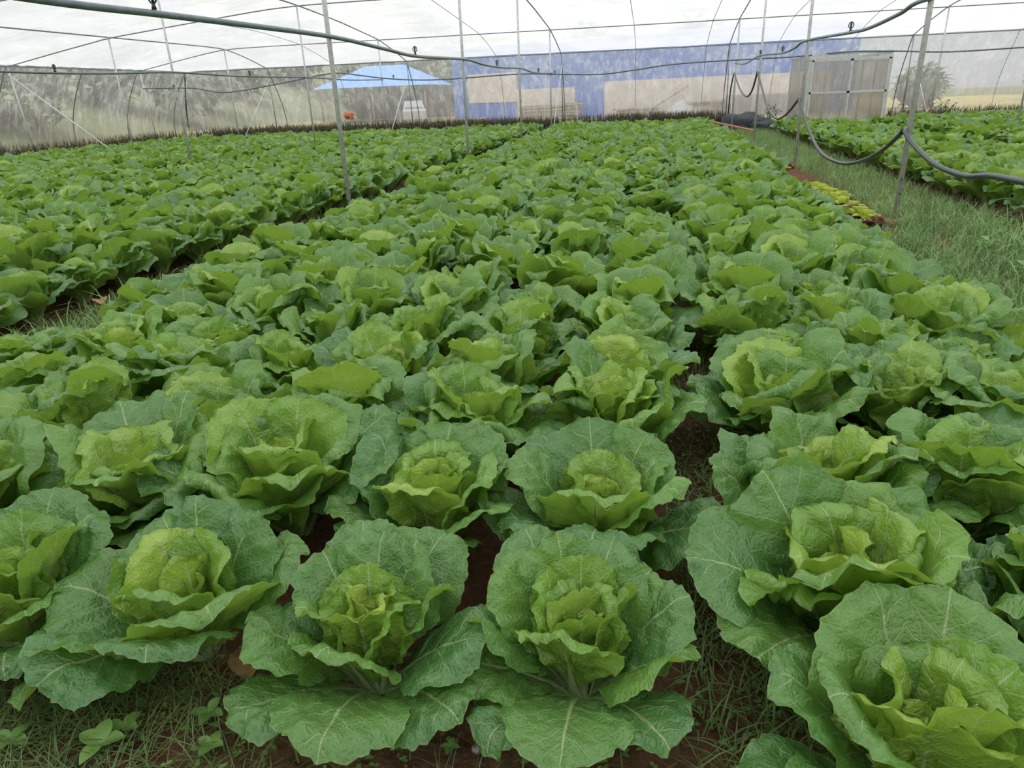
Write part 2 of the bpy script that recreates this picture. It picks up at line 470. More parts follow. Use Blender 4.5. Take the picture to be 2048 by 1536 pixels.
def rnd_plant(seed):
    """three rings of open leaves round a loose heart"""
    g = np.random.default_rng(seed*31+5)
    U = lambda a, b_: float(g.uniform(a, b_))
    out, heart = [], []
    a0 = U(0, 6.28)
    k = 0
    n1 = int(g.integers(6, 8))
    for i in range(n1):
        out.append(Leaf(a0+i*6.283/n1+U(-.4, .4), U(.36, .50), U(.28, .38), U(.36, .72), U(.75, 1.6), U(0.0, .7), .7, U(0.3, 2.0), U(.010, .018), U(0, .15), U(-.4, .4), U(-.12, .12), .03, .02, U(.004, .02), seed*50+k)); k += 1
    n2 = 6; a1 = a0+0.5
    for i in range(n2):
        out.append(Leaf(a1+i*6.283/n2+U(-.45, .45), U(.36, .49), U(.28, .44), U(.15, .48), U(.35, 1.0), U(.3, 2.1), U(.72, .86), U(0.3, 2.4), U(.010, .021), U(.12, .38), U(-.75, .75), U(-.18, .18), .026, .03, U(.010, .045), seed*50+k)); k += 1
    n3 = 5; a2 = a0+0.1
    for i in range(n3):
        out.append(Leaf(a2+i*6.283/n3+U(-.4, .4), U(.32, .45), U(.26, .40), U(.06, .26), U(.15, .60), U(.0, 2.1), U(.78, .88), U(1.6, 4.0), U(.009, .016), U(.38, .78), U(-.5, .5), U(-.08, .08), .022, .04, U(.006, .024), seed*50+k)); k += 1
    for i in range(5):
        heart.append(Leaf(a0+i*2.4+U(-.2, .2), U(.24, .33), U(.17, .24), U(.02, .10), U(-.12, .18), U(-.3, .5), .8, U(5, 8.5), U(.007, .012), U(.78, 1.0), U(-.3, .3), 0, .014, .05, U(0, .012), seed*50+k)); k += 1
    return out, heart

def bespoke(specs, heart_seed, seed):
    """(azimuth in degrees, L, W, th0, th1, curl, kap, age, twist)"""
    out = []
    for i, (az, L, W, t0, t1, cu, kap, age, tw) in enumerate(specs):
        g = np.random.default_rng(seed*91+i)
        out.append(Leaf(math.radians(az), L, W, t0, t1, cu, .74, kap, float(g.uniform(.009, .016)), age, tw, float(g.uniform(-.06, .06)), .028, .025+.02*age, float(g.uniform(.006, .022)), seed*60+i))
    return out, rnd_plant(heart_seed)[1]

CAB4 = [(268,.45,.35,.70,1.55,.35,.8,.10,.1),(236,.41,.28,.80,1.65,.3,.8,.02,.3),(308,.42,.29,.75,1.5,.2,.8,.02,-.2),(336,.39,.31,.60,1.0,.1,.8,.18,-.25),
        (14,.41,.31,.50,.95,.1,.9,.12,.2),(205,.38,.27,.75,1.35,.4,.8,.05,-.2),(184,.40,.30,.55,1.05,.3,1.4,.15,.35),(150,.43,.32,.38,.75,.1,1.0,.15,.15),
        (112,.43,.31,.30,.60,.2,1.2,.14,0),(68,.43,.31,.25,.50,.1,1.3,.18,.1),(42,.39,.30,.40,.85,.2,1.0,.10,.2),
        (248,.37,.31,.22,.50,1.2,2.0,.34,.2),(352,.38,.25,.16,.32,.1,1.6,.36,-.35),(97,.39,.29,.15,.28,.0,2.0,.33,0),(160,.37,.25,.15,.33,.3,2.2,.40,.2),
        (278,.33,.27,.08,.18,.2,3.2,.52,.1),(128,.48,.33,.55,1.05,.2,.8,.06,.1),(85,.48,.33,.5,.95,.3,.8,.05,-.2),(30,.33,.24,.08,.18,.2,3.2,.5,.1),(130,.33,.24,.07,.14,.1,3.5,.5,0)]
CAB3 = [(272,.44,.36,.70,1.5,.2,.6,.10,-.1),(232,.43,.31,.80,1.6,.3,.8,.02,.2),(196,.41,.33,.62,1.10,.0,.6,.14,.15),(328,.41,.31,.80,1.5,.3,.8,.02,.2),(2,.38,.28,.70,1.3,.3,.8,.08,0),
        (20,.40,.29,.36,.68,.5,1.4,.22,-.5),(58,.42,.30,.30,.55,.1,1.0,.15,.1),(93,.44,.32,.25,.58,.2,1.1,.14,0),(138,.41,.31,.36,.72,.1,1.1,.12,.2),(170,.36,.27,.55,1.05,.3,1.2,.08,-.2),
        (258,.35,.34,.32,.66,1.1,1.2,.30,0),(206,.37,.23,.26,.50,.9,2.2,.38,.5),(338,.36,.24,.18,.36,.3,2.4,.42,.2),
        (276,.34,.28,.10,.22,.2,2.8,.55,0),(98,.36,.29,.10,.20,.1,2.6,.42,0),(45,.33,.24,.10,.2,.2,3.2,.46,.2),(70,.48,.33,.55,1.0,.3,.8,.06,.2),(115,.48,.34,.5,.95,.2,.8,.05,-.1),(350,.44,.30,.6,1.15,.3,.8,.05,.2),(150,.32,.24,.08,.16,.1,3.4,.5,0)]

CAB2 = [(215,.44,.30,.70,1.4,.5,.8,.08,.4),(240,.44,.32,.7,1.5,.6,.8,.06,-.3),(190,.44,.34,.6,1.2,.7,.6,.12,-.3),(222,.46,.24,.9,1.9,.4,.8,.10,.5),(172,.36,.26,.4,.75,.2,1.2,.2,.2),
        (285,.42,.36,.5,1.0,1.0,.8,.10,0),(320,.43,.40,.4,.8,1.2,.8,.22,-.1),(110,.44,.36,.3,.65,.3,1,.10,0),(62,.42,.34,.35,.7,.1,1,.08,.2),(30,.42,.32,.55,1.0,.2,.8,.06,0),(140,.40,.30,.3,.6,.2,1.2,.12,.2),
        (270,.36,.30,.18,.4,1.0,2,.34,.2),(150,.37,.32,.12,.3,.2,2,.72,.3),(60,.36,.32,.12,.25,.1,2,.6,-.2),(100,.34,.26,.1,.2,.2,2.4,.5,0)]
CAB5 = [(112,.47,.40,.28,.62,.1,.9,.12,.05),(68,.47,.40,.28,.60,.1,.9,.14,-.05),(165,.43,.32,.5,1.0,.4,.8,.08,.2),(205,.45,.30,.75,1.4,.3,.8,.05,.2),(228,.46,.33,.75,1.4,.2,.8,.06,-.2),(255,.44,.32,.7,1.35,.3,.8,.06,0),(0,.44,.34,.5,1.0,.4,.8,.1,0),(320,.44,.34,.6,1.1,.4,.8,.1,.2),
        (192,.40,.40,.30,.55,1.3,1.2,.28,.1),(20,.40,.34,.2,.4,.5,1.4,.4,.3),(90,.38,.34,.16,.3,.9,1.6,.3,0),
        (245,.38,.36,.14,.30,.3,2.6,.70,.1),(290,.38,.36,.12,.22,.1,3,.80,-.1),(140,.36,.3,.1,.2,.3,3,.65,.2),(40,.36,.3,.1,.15,.2,3,.65,0)]
CAB1 = [(262,.44,.30,.75,1.5,.4,.8,.05,0),(225,.42,.3,.7,1.4,.3,.8,.06,.2),(310,.40,.28,.7,1.4,.4,.8,.05,0),(100,.47,.38,.4,.8,.2,.8,.1,0),(60,.44,.34,.4,.85,.3,.8,.08,.1),(140,.44,.34,.4,.8,.2,.9,.1,0),(25,.44,.30,.28,.5,.1,1.8,.2,-.4),(180,.42,.32,.4,.8,.3,1,.1,.2),
        (268,.42,.42,.22,.45,.4,1.4,.42,0),(330,.38,.26,.5,.9,1.0,1,.2,.2),(110,.40,.34,.2,.45,.3,1.4,.24,0),(200,.36,.3,.14,.3,.3,2,.45,.1),(300,.35,.28,.1,.2,.3,2.5,.55,0),(50,.35,.28,.1,.2,.3,2.5,.5,0)]
CABB = [(265,.40,.38,.25,.5,.5,1.6,.40,.1),(335,.44,.36,.4,.75,.9,.8,.2,-.1),(100,.45,.38,.3,.65,.1,.9,.08,0),(168,.44,.32,.4,.8,.2,1,.08,.1),(345,.46,.34,.75,1.35,.2,.8,.03,.2),(215,.42,.30,.6,1.2,.4,.9,.06,.2),(190,.44,.3,.7,1.3,.3,.8,.04,0),(130,.44,.34,.45,.9,.1,.8,.06,0),(50,.44,.34,.3,.6,.2,1,.1,.1),(290,.42,.32,.55,1.1,.4,.8,.08,0),(240,.42,.32,.6,1.2,.3,.8,.06,0),(20,.40,.3,.3,.6,.3,1.2,.15,0),
        (10,.35,.24,.12,.25,.2,2,.6,.3),(80,.35,.3,.1,.2,.2,2.4,.5,0),(200,.34,.26,.1,.2,.4,2.6,.55,0)]
CABA = [(262,.40,.34,.22,.50,1.6,1.6,.75,0),(152,.46,.36,.38,.75,.1,.8,.07,.1),(185,.40,.28,.45,.9,.4,1,.06,.2),(90,.43,.38,.25,.5,.2,1.2,.25,0),(20,.42,.32,.4,.75,1.1,.9,.16,-.2),(345,.42,.36,.3,.6,.8,1,.3,.2),(320,.42,.34,.5,1.0,.4,.8,.08,0),(60,.45,.36,.4,.8,.2,.8,.06,0),(120,.45,.36,.45,.9,.1,.8,.06,0),(215,.42,.32,.6,1.2,.3,.8,.05,0),(240,.42,.32,.6,1.2,.3,.8,.05,.2),(285,.42,.32,.6,1.2,.3,.8,.05,-.2),
        (300,.37,.32,.15,.3,.2,2,.5,0),(110,.37,.32,.12,.25,.1,2,.5,0),(30,.35,.28,.1,.2,.2,2.4,.6,.2),(180,.35,.26,.1,.2,.3,2.4,.6,0)]

def make_hero(seed, spec=None):
    out, heart = bespoke(*spec) if spec else rnd_plant(seed)
    pre = []
    for i, l in enumerate(out):
        lm = leaves_mesh('leaf', [l], 26, 40)
        V, Q = l.rib()
        rm = raw_mesh('midrib', V, Q, M['midrib'])
        pre.append((lm, rm))
    hm = leaves_mesh('heart', heart, 18, 26)
    return pre, hm
TILT = [0.0, 0.0]
def put_hero(proto, loc, rz, sc_, label, group):
    root = empty('cabbage', loc, rz); root.scale = (sc_, sc_, sc_)
    root.rotation_euler = (TILT[0], TILT[1], rz)
    tag(root, label, 'cabbage', group)
    pre, hm = proto
    for lm, rm in pre:
        o = link(bpy.data.objects.new('leaf', lm), root)
        link(bpy.data.objects.new('midrib', rm), o)
    link(bpy.data.objects.new('heart', hm), root)
    return root

NPROTO = 8
PLANTS = [rnd_plant(s) for s in range(1, NPROTO+1)]
HERO = [make_hero(s) for s in range(1, NPROTO+1)]
MID = [(leaves_mesh('outer_leaves', p[0][:13], 12, 18), leaves_mesh('heart', p[0][13:]+p[1], 10, 14)) for p in PLANTS]
FAR = [leaves_arrays([l for l in p[0]]+p[1][:3], 6, 8) for p in PLANTS[:5]]

# ------------------------------------------------------------------ camera
F = 1394.92
Rm = np.array([[0.98147332, 0.18783602, -0.0377857], [-0.03763506, 0.38237156, 0.92324189], [-0.18786626, 0.90471522, -0.38235670]])
CAMZ = 1.6
cam = bpy.data.cameras.new('camera'); cam.sensor_fit = 'HORIZONTAL'; cam.sensor_width = 36.0
cam.lens = F/2048*36.0; cam.clip_end = 500; cam.clip_start = 0.05
co = bpy.data.objects.new('camera', cam); COL.objects.link(co)
mw = Matrix(((Rm[0][0], Rm[1][0], -Rm[2][0], 0), (Rm[0][1], Rm[1][1], -Rm[2][1], 0), (Rm[0][2], Rm[1][2], -Rm[2][2], CAMZ), (0, 0, 0, 1)))
co.matrix_world = mw
sc.camera = co
def project(p):
    v = Rm @ (np.asarray(p, float)-np.array([0, 0, CAMZ]))
    return 1024+F*v[0]/v[2], 768-F*v[1]/v[2], v[2]

# ------------------------------------------------------------------ cabbage beds
ORD = ['zeroth','first','second','third','fourth','fifth','sixth','seventh','eighth','ninth','tenth','eleventh','twelfth','thirteenth','fourteenth','fifteenth','sixteenth','seventeenth','eighteenth','nineteenth','twentieth',
       'twenty-first','twenty-second','twenty-third','twenty-fourth','twenty-fifth','twenty-sixth','twenty-seventh','twenty-eighth','twenty-ninth','thirtieth']
cols = []   # (x, row phrase, y start, y end, bed)
for k in range(7):
    cols.append((-0.15-0.585*k+(0.05 if k == 6 else 0), f'the {ORD[k+1]} row left of the dark gap', 31.2, 'main bed'))
for k in range(4):
    cols.append(([0.64, 1.10, 1.53, 1.86][k], f'the {ORD[k+1]} row right of the dark gap', 30.5, 'main bed'))
for k in range(10):
    cols.append((-4.93-0.60*k, f'the {ORD[k+1]} row beyond the left grass path', 30.4, 'left bed'))
for k in range(15):
    cols.append((-11.4-0.60*k, f'the {ORD[k+11]} row beyond the left grass path', 30.6 - 0.1*k, 'left bed'))
for k in range(4):
    cols.append((4.35+0.58*k, f'the {ORD[k+1]} row beyond the right grass path', 27.5, 'right bed'))
for k in range(10):
    cols.append((7.6+0.6*k, f'the {ORD[k+5]} row beyond the right grass path', 28.0+0.15*k, 'right bed'))
plants = []
beyond = []   # plants just past the frame edge, kept with the distant ones
FIXED = {0: [1.50, 2.13, 2.82, 3.26, 3.84], 1: [1.43, 2.08, 2.65, 3.20, 3.80], 2: [1.47, 2.12, 2.64, 3.20, 3.82], 3: [1.42, 2.05, 2.57, 3.20, 3.78], 7: [1.26, 1.80, 2.30, 3.00, 3.58], 8: [1.75, 2.33, 3.05, 3.62]}
for ci, (x, phrase, yend, bed) in enumerate(cols):
    ys = list(FIXED.get(ci, []))
    y = ys[-1]+0.56 if ys else (1.15+0.56*float(RNG.uniform(0, 1)))
    while y < yend:
        ys.append(y); y += 0.56*float(RNG.uniform(0.92, 1.08))
    n = 0
    for j, y in enumerate(ys):
        fx = ci in FIXED and j < len(FIXED[ci])
        xx = x + (0 if fx else float(RNG.normal(0, 0.035)))
        if bed == 'main bed' and not fx: xx += (0.09 if x < 0 else -0.07)*min(1.0, max(0, (y-3)/3))
        if bed == 'main bed' and y > 29.5 and x > 2: continue
        px, py, dz = project((xx, y, 0.2))
        R = 0.38*F/dz
        if dz < 0.2: continue
        if px < -R or px > 2048+R or py > 1536+R*1.6:
            if y < 9 and -R-1.6*F/dz < px < 2048+R+1.6*F/dz and y > 1.2: beyond.append((xx, y))
            continue
        if not fx and RNG.random() < 0.02: continue
        n += 1
        plants.append(dict(x=xx, y=y, d=dz, ci=ci, n=n, phrase=phrase, px=px))
order = sorted(range(len(plants)), key=lambda i: plants[i]['d'])
GROUP = {'main bed': 'cabbages in the main bed', 'left bed': 'cabbages in the left bed', 'right bed': 'cabbages in the right bed'}
SPECIAL = {(0, 1): 'full round cabbage beside the dark gap, broad lower leaves spread over red soil',
           (1, 1): 'cabbage with a wide drooping front leaf over bare red soil, second from the gap',
           (2, 1): 'cabbage with torn yellowish crinkled leaves, above the grassy soil patch',
           (3, 1): 'cabbage at the frame edge above the grassy corner, with an upright ribbed leaf',
           (7, 1): 'large pale-hearted cabbage in the corner right of the grassy gap'}
OWN = {(0, 1): (make_hero(0, (CAB4, 4, 4)), 1.0), (1, 1): (make_hero(0, (CAB3, 3, 3)), 1.0), (2, 1): (make_hero(0, (CAB2, 5, 5)), 1.08), (3, 1): (make_hero(0, (CAB1, 6, 6)), 1.05),
       (7, 1): (make_hero(0, (CAB5, 7, 7)), 1.08), (0, 2): (make_hero(0, (CABB, 8, 8)), 1.10), (1, 2): (make_hero(0, (CABA, 9, 9)), 1.10)}
stuffV, stuffQ, stuffA, stuffB, sn = [], [], [], [], 0
for rank, i in enumerate(order):
    p = plants[i]
    bed = cols[p['ci']][3]
    k = int(RNG.integers(0, NPROTO)); rz = float(RNG.uniform(0, 6.283)); s_ = float(RNG.uniform(1.02, 1.24))
    key = (p['ci'], p['n'])
    TILT[:] = [float(RNG.normal(0, .07)), float(RNG.normal(0, .07))]
    if rank < 300:
        label = SPECIAL.get(key) or f"green cabbage, {ORD[p['n']]} plant back in {p['phrase']}"
        if key in OWN:
            TILT[:] = [0, 0]
            put_hero(OWN[key][0], (p['x'], p['y'], 0), 0, OWN[key][1], label, GROUP[bed]); continue
        if p['ci'] == 10: s_ *= 0.80
        elif p['ci'] == 6: s_ *= 0.93
        elif p['ci'] in FIXED and p['n'] == 2: s_ = 1.24
        if rank < 46:
            put_hero(HERO[k], (p['x'], p['y'], 0), rz, s_, label, GROUP[bed])
        else:
            root = empty('cabbage', (p['x'], p['y'], 0), rz); root.scale = (s_, s_, s_*float(RNG.uniform(.92, 1.12))); root.rotation_euler = (TILT[0], TILT[1], rz)
            tag(root, label, 'cabbage', GROUP[bed])
            link(bpy.data.objects.new('outer_leaves', MID[k][0]), root)
            link(bpy.data.objects.new('heart', MID[k][1]), root)
    else:
        V, Q, A, B = FAR[k % len(FAR)]
        c, d = math.cos(rz)*s_, math.sin(rz)*s_
        W = np.stack([V[:, 0]*c-V[:, 1]*d+p['x'], V[:, 0]*d+V[:, 1]*c+p['y'], V[:, 2]*s_], -1)
        A = A.copy(); A[:, 2] += RNG.uniform(-.12, .12)
        stuffV.append(W); stuffQ.append(Q+sn); stuffA.append(A); stuffB.append(B); sn += len(V)
for x, y in beyond:
    V, Q, A, B = FAR[int(RNG.integers(0, len(FAR)))]
    rz = float(RNG.uniform(0, 6.283)); s_ = 0.95; c, d = math.cos(rz)*s_, math.sin(rz)*s_
    stuffV.append(np.stack([V[:, 0]*c-V[:, 1]*d+x, V[:, 0]*d+V[:, 1]*c+y, V[:, 2]*s_], -1))
    stuffQ.append(Q+sn); stuffA.append(A); stuffB.append(B); sn += len(V)
me = raw_mesh('cabbage_foliage', np.concatenate(stuffV), np.concatenate(stuffQ), M['cabbage'], {'lf': np.concatenate(stuffA), 'lw': np.concatenate(stuffB)})
tag(link(bpy.data.objects.new('cabbage_foliage', me)), 'distant rows of green cabbages filling the beds up to the film walls', 'cabbages', None, 'stuff')
print('PLANTS', len(plants))
SKY_LO, SKY_HI = 0.62, 2.6
# ------------------------------------------------------------------ sky and sun-less daylight
w = bpy.data.worlds.new('overcast_sky'); sc.world = w; w.use_nodes = True
nt = w.node_tree; b = NB(nt)
bg = nt.nodes['Background']
zz = b.sep(b.n('ShaderNodeTexCoord').outputs['Generated'])[2]
b.set(bg.inputs[0], b.mix(b.smooth(zz, -0.05, 0.9), (0.86, 0.90, 0.96), (1.0, 1.0, 1.0)))
b.set(bg.inputs[1], b.smooth(zz, 0.0, 1.0, SKY_LO, SKY_HI))

# ------------------------------------------------------------------ ground
def lines(lo, hi, flo, fhi, fine, coarse):
    return np.unique(np.round(np.concatenate([np.arange(lo, flo, coarse), np.arange(flo, fhi, fine), np.arange(fhi, hi+coarse, coarse)]), 4))
gx = lines(-24.0, 18.5, -2.6, 2.2, 0.018, 0.5); gy = lines(-4.5, 36.0, 0.7, 3.3, 0.018, 0.5)
GX, GY = np.meshgrid(gx, gy)
near = sst(GX, -2.7, -2.4)*(1-sst(GX, 2.0, 2.3))*(1-sst(GY, 3.0, 3.4))*sst(GY, 0.6, 0.8)
GZ = near*(0.010*np.sin(GX*23+2*np.sin(GY*11))*np.sin(GY*19+1.5*np.sin(GX*13)) + 0.006*np.sin(GX*71+3*np.sin(GY*37))*np.sin(GY*63) + RNG.normal(0, 0.0045, GX.shape)) - 0.014*near
P = np.stack([GX, GY, GZ], -1)
tag(link(bpy.data.objects.new('ground', raw_mesh('ground', P.reshape(-1, 3), quads(len(gy), len(gx))[:, ::-1], M['soil']))), kind='structure')

gx = np.arange(-80, 61, 2.0); gy = np.arange(-30, 131, 2.0)
GX, GY = np.meshgrid(gx, gy)
GZ = -0.06 + np.maximum(0, -27-GX)*0.33*(1+0.15*np.sin(GY*0.2)) + np.maximum(0, GY-74)*0.20*(1-sst(GX, 5, 30)) + 0.03*np.sin(GX*0.7)*np.sin(GY*0.6)
hillmask = (GX < -27) | (GY > 74)
Q = quads(len(gy), len(gx))[:, ::-1]
me = raw_mesh('field', np.stack([GX, GY, GZ], -1).reshape(-1, 3), Q, M['dryfield'])
me.materials.append(M['hill'])
hm_ = hillmask.ravel()[Q].all(axis=1)
me.polygons.foreach_set('material_index', hm_.astype(np.int32))
tag(link(bpy.data.objects.new('field', me)), kind='structure')

# ------------------------------------------------------------------ greenhouse shell
PX = [-17.785, -10.99, -4.07, 2.85, 9.73]
PY = [29.39, 22.62, 15.85, 9.16, 2.4]
GXW, EY, EZ = -22.06, 32.75, 3.18
_ay = [-12, -4, 2, 8, 14, 18, 22.6, 25.8, 29.39, 31.2, 32.75]; _az = [3.2, 4.0, 4.45, 4.8, 4.9, 4.75, 4.45, 4.22, 3.88, 3.55, 3.18]
_hx = [-22.06, -20, -17.785, -15.6, -12.9, -10.99, -7, 20]; _hz = [3.19, 3.53, 3.88, 4.08, 4.32, 4.50, 4.9, 5.2]
def roofz(x, y):
    a = np.interp(y, _ay, _az); h = np.interp(x, _hx, _hz)
    k = 0.05
    m = -k*np.log(np.exp(-a/k)+np.exp(-h/k))
    return np.minimum(m, np.minimum(a, h))
XR, YF = 18.0, -4.0
rx = np.linspace(GXW, XR, 220); ry = np.linspace(YF, EY, 150)
X_, Y_ = np.meshgrid(rx, ry)
Z_ = roofz(X_, Y_)+0.03+0.010*np.sin(Y_*9+2*np.sin(X_*0.8))*np.sin(X_*1.3+0.5*Y_)
o = MB().grid(np.stack([X_, Y_, Z_], -1)).build('ceiling', M['roof']); tag(o, kind='structure')
def splay(z, z0=EZ, d=1.15):
    t = np.clip((z0-z)/z0*1.2, 0, 1)
    return d*np.sin(t*math.pi/2)
wz = np.linspace(0.08, EZ, 26)
def wall(name, along, fn):
    A_, Zw = np.meshgrid(along, wz)
    tag(MB().grid(fn(A_, Zw)).build(name, M['wall']), kind='structure')
ripple = lambda a, z: 0.012*np.sin(a*5.1+z)*np.sin(z*1.7)+0.008*np.sin(a*11+2*z)
wall('wall_back', np.linspace(GXW, XR, 260), lambda a, z: np.stack([a-(splay(z))*np.clip((GXW+2-a)/2, 0, 1), EY+0.04+splay(z)+ripple(a, z), z], -1))
wall('wall_left', np.linspace(YF, EY, 240), lambda a, z: np.stack([GXW-0.04-splay(z)+ripple(a, z), a+splay(z)*np.clip((a-EY+2)/2, 0, 1), z], -1))
wall('wall_right', np.linspace(YF, EY, 40), lambda a, z: np.stack([XR+0*a, a, z*roofz(XR, a)/EZ], -1))
wall('wall_front', np.linspace(GXW, XR, 40), lambda a, z: np.stack([a, YF+0*a, z*roofz(a, YF)/EZ], -1))

def tube_thing(name, pts, r, mat, label, cat, group=None, n=8):
    o = MB().tube(pts, r, n).build(name, mat)
    return tag(o, label, cat, group)

ROWN = {-17.785: 'line nearest the left wall', -10.99: 'line amid the left bed', -4.07: 'left path line', 2.85: 'right path line', 9.73: 'line past the door'}
DEPTH = ['at the far wall', 'second from the far wall', 'third from the far wall', 'fourth from the far wall', 'fifth from the far wall']
for x in PX:
    for j, y in enumerate(PY):
        if y < 5: continue
        px, py, dz = project((x, y, 1.0))
        if px < -150 or px > 2200: continue
        zt = float(roofz(x, y))
        lean = 0.012*math.sin(x*3+y)
        rr = 0.030 if x in (-4.07, 2.85) else 0.026
        o = MB().tube([(x, y, 0.05), (x+lean*0.5, y, zt*0.5), (x+lean, y, zt)], rr, 12).build('steel_post', M['steel'])
        tag(o, f'grey steel post, {DEPTH[j]} in the {ROWN[x]}', 'post', 'posts under the roof')
        f = MB().box((-0.11, -0.09, 0.0), (0.11, 0.09, 0.055), 0.2+x, (x, y, 0)); link(bpy.data.objects.new('foot_block', f.mesh('foot_block', M['brick'])), o)['label'] = 'reddish brick under the foot'
        if x in (-4.07, 2.85) and y < 17:
            for zb in (0.52, 0.36):
                bl = MB().tube([(x-0.006, y-0.026, zb), (x-0.006, y-0.044, zb)], 0.010, 8)
                bl.build('bolt', M['black'], o)
    # roof hoop
    ys = np.linspace(EY, YF, 60)
    tube_thing('roof_hoop', [(x, y, float(roofz(x, y))-0.02) for y in ys], 0.021, M['steel2'], f'arched dark roof tube above the {ROWN[x]}', 'roof hoop', 'roof hoops')
    # eave post, splayed leg and brace at the far wall
    tube_thing('eave_post', [(x+0.06, EY-0.05, 0.0), (x+0.02, EY-0.05, EZ)], 0.022, M['steel2'], f'thin upright tube under the far eave, {ROWN[x]}', 'eave post', 'far wall uprights')
    tube_thing('splayed_leg', [(x, EY+splay(z)-0.02, z) for z in np.linspace(0.0, EZ, 14)], 0.020, M['steel2'], f'curved wall tube against the far film, {ROWN[x]}', 'wall tube', 'curved tubes of the far wall')
    tube_thing('slanting_brace', [(x+0.04, PY[0]+0.04, 0.05), (x+0.04, EY-0.03, 2.7)], 0.018, M['steel'], f'slanting brace from post foot to far eave, {ROWN[x]}', 'brace', 'braces at the far wall')
for j, y in enumerate(PY):
    tube_thing('roof_purlin', [(x, y, float(roofz(x, y))-0.05) for x in np.linspace(GXW, XR, 60)], 0.018, M['steel2'], f'long crosswise roof tube, {DEPTH[j]}', 'purlin', 'roof purlins')
tube_thing('eave_rail', [(GXW, EY, EZ), (XR, EY, EZ-0.02)], 0.022, M['steel2'], 'straight dark rail where the roof film meets the far wall film', 'rail')
tube_thing('gable_rail', [(GXW, YF, EZ), (GXW, EY, EZ)], 0.022, M['steel2'], 'dark rail along the top of the left wall film', 'rail')
tube_thing('base_rail', [(x, EY+1.05, 0.22+0.02*math.sin(x)) for x in np.linspace(GXW, 4.6, 30)], 0.017, M['steel'], 'thin grey rail along the foot of the far wall film', 'rail', 'rails at the foot of the film walls')
tube_thing('base_rail', [(GXW-1.0, y, 0.20+0.02*math.sin(y)) for y in np.linspace(10, EY, 30)], 0.017, M['steel'], 'thin grey rail along the foot of the left wall film', 'rail', 'rails at the foot of the film walls')
tube_thing('base_rail', [(x, EY+1.05, 0.22) for x in np.linspace(9.0, XR, 12)], 0.017, M['steel'], 'thin grey rail at the wall foot beyond the door', 'rail', 'rails at the foot of the film walls')
thin = {-14.4: 'two bays from the left corner', -6.85: 'beside the pale shed opening', -0.92: 'first past the left path posts', 1.93: 'just before the right path posts', 4.75: 'just before the door', 7.57: 'above the door', 13.47: 'farthest past the door'}
for x, ph in thin.items():
    pts = [(x, EY+splay(z)-0.02, z) for z in np.linspace(0.0, EZ, 10)][:-1]+[(x, EY, EZ-0.02)]+[(x, y, float(roofz(x, y))-0.02-0.03*math.sin((y-PY[0])/6.77*math.pi)**2) for y in np.linspace(EY-0.3, 8, 40)]
    tube_thing('thin_hoop', pts, 0.012, M['steel'], f'thin pale film-holding tube, {ph}', 'thin hoop', 'thin tubes holding the film')
for y, ph in ((29.39, 'at the last post line'), (22.62, 'by the slanting brace'), (26.2, 'between the last two post lines'), (32.7, 'at the far corner'), (18.6, 'nearest one visible')):
    tube_thing('gable_tube', [(GXW-splay(z)+0.02, y, z) for z in np.linspace(0.0, EZ, 14)], 0.021, M['steel2'], f'curved tube behind the left wall film, {ph}', 'wall tube', 'curved tubes of the left wall')
for y in (22.62, 29.39):
    o = tube_thing('gable_post', [(GXW+0.25, y, 0.0), (GXW+0.1, y, EZ-0.05)], 0.024, M['steel'], 'upright steel post by the left wall, ' + ('standing on a red brick' if y < 25 else 'near the far corner'), 'post', 'posts of the left wall')
    f = MB().box((-0.13, -0.1, 0.0), (0.13, 0.1, 0.06), 0.3, (GXW+0.25, y, 0)); f.build('foot_block', M['brick'], o)
tube_thing('gable_brace', [(GXW+0.12, 22.55, 2.9), (-18.0, 22.3, 0.03)], 0.024, M['steel'], 'long slanting brace running down from the left wall top', 'brace')

# ------------------------------------------------------------------ irrigation
def sprinkler(parent, c):
    x, y, z = c
    o = MB().tube([(x, y, z+0.015), (x, y, z+0.06)], [0.022, 0.012], 8).build('sprinkler', M['black'], parent)
    a = np.linspace(0, 2*math.pi, 15)
    MB().tube([(x+0.035*math.sin(t), y, z+0.10-0.042*math.cos(t)) for t in a], 0.007, 6).build('frame', M['black'], o)
    MB().tube([(x, y, z+0.055), (x, y, z+0.11), (x, y, z+0.15)], [0.008, 0.016, 0.010], 8).build('nozzle', M['black'], o)
PA = bez([(-4.02,-1.5,2.34),(-4.02,2.4,2.32),(-4.02,4.55,2.30),(-4.02,5.72,2.32),(-4.02,7.01,2.34),(-4.02,9.16,2.36),(-4.02,11.02,2.31),(-4.02,12.6,2.27),(-4.02,15.85,2.34),(-4.02,17.6,2.29),(-4.02,19.5,2.28),(-4.02,22.62,2.33),(-4.02,24.6,2.27),(-4.02,27.0,2.28),(-4.02,29.4,2.33)], 6)
o = tube_thing('sprinkler_pipe', PA, 0.027, M['pipe'], 'grey sprinkler pipe strung along the posts of the left grass path', 'water pipe', n=12)
for y, z in ((5.73, 2.335), (12.46, 2.275), (19.11, 2.29), (26.0, 2.28)): sprinkler(o, (-4.02, y, z))
PB = bez([(2.8,4.5,2.36),(2.8,6.5,2.27),(2.8,9.2,2.38),(2.8,10.04,2.32),(2.8,11.3,2.26),(2.8,12.3,2.27),(2.8,15.85,2.36),(2.8,17.0,2.29),(2.8,18.6,2.26),(2.8,22.62,2.36),(2.8,26.1,2.26),(2.8,29.4,2.38)], 6)
o = tube_thing('sprinkler_pipe', PB, 0.024, M['pipe'], 'grey sprinkler pipe sagging between the posts of the right grass path', 'water pipe', n=12)
for y, z in ((12.36, 2.27), (18.56, 2.26), (22.4, 2.35)): sprinkler(o, (2.8, y, z))
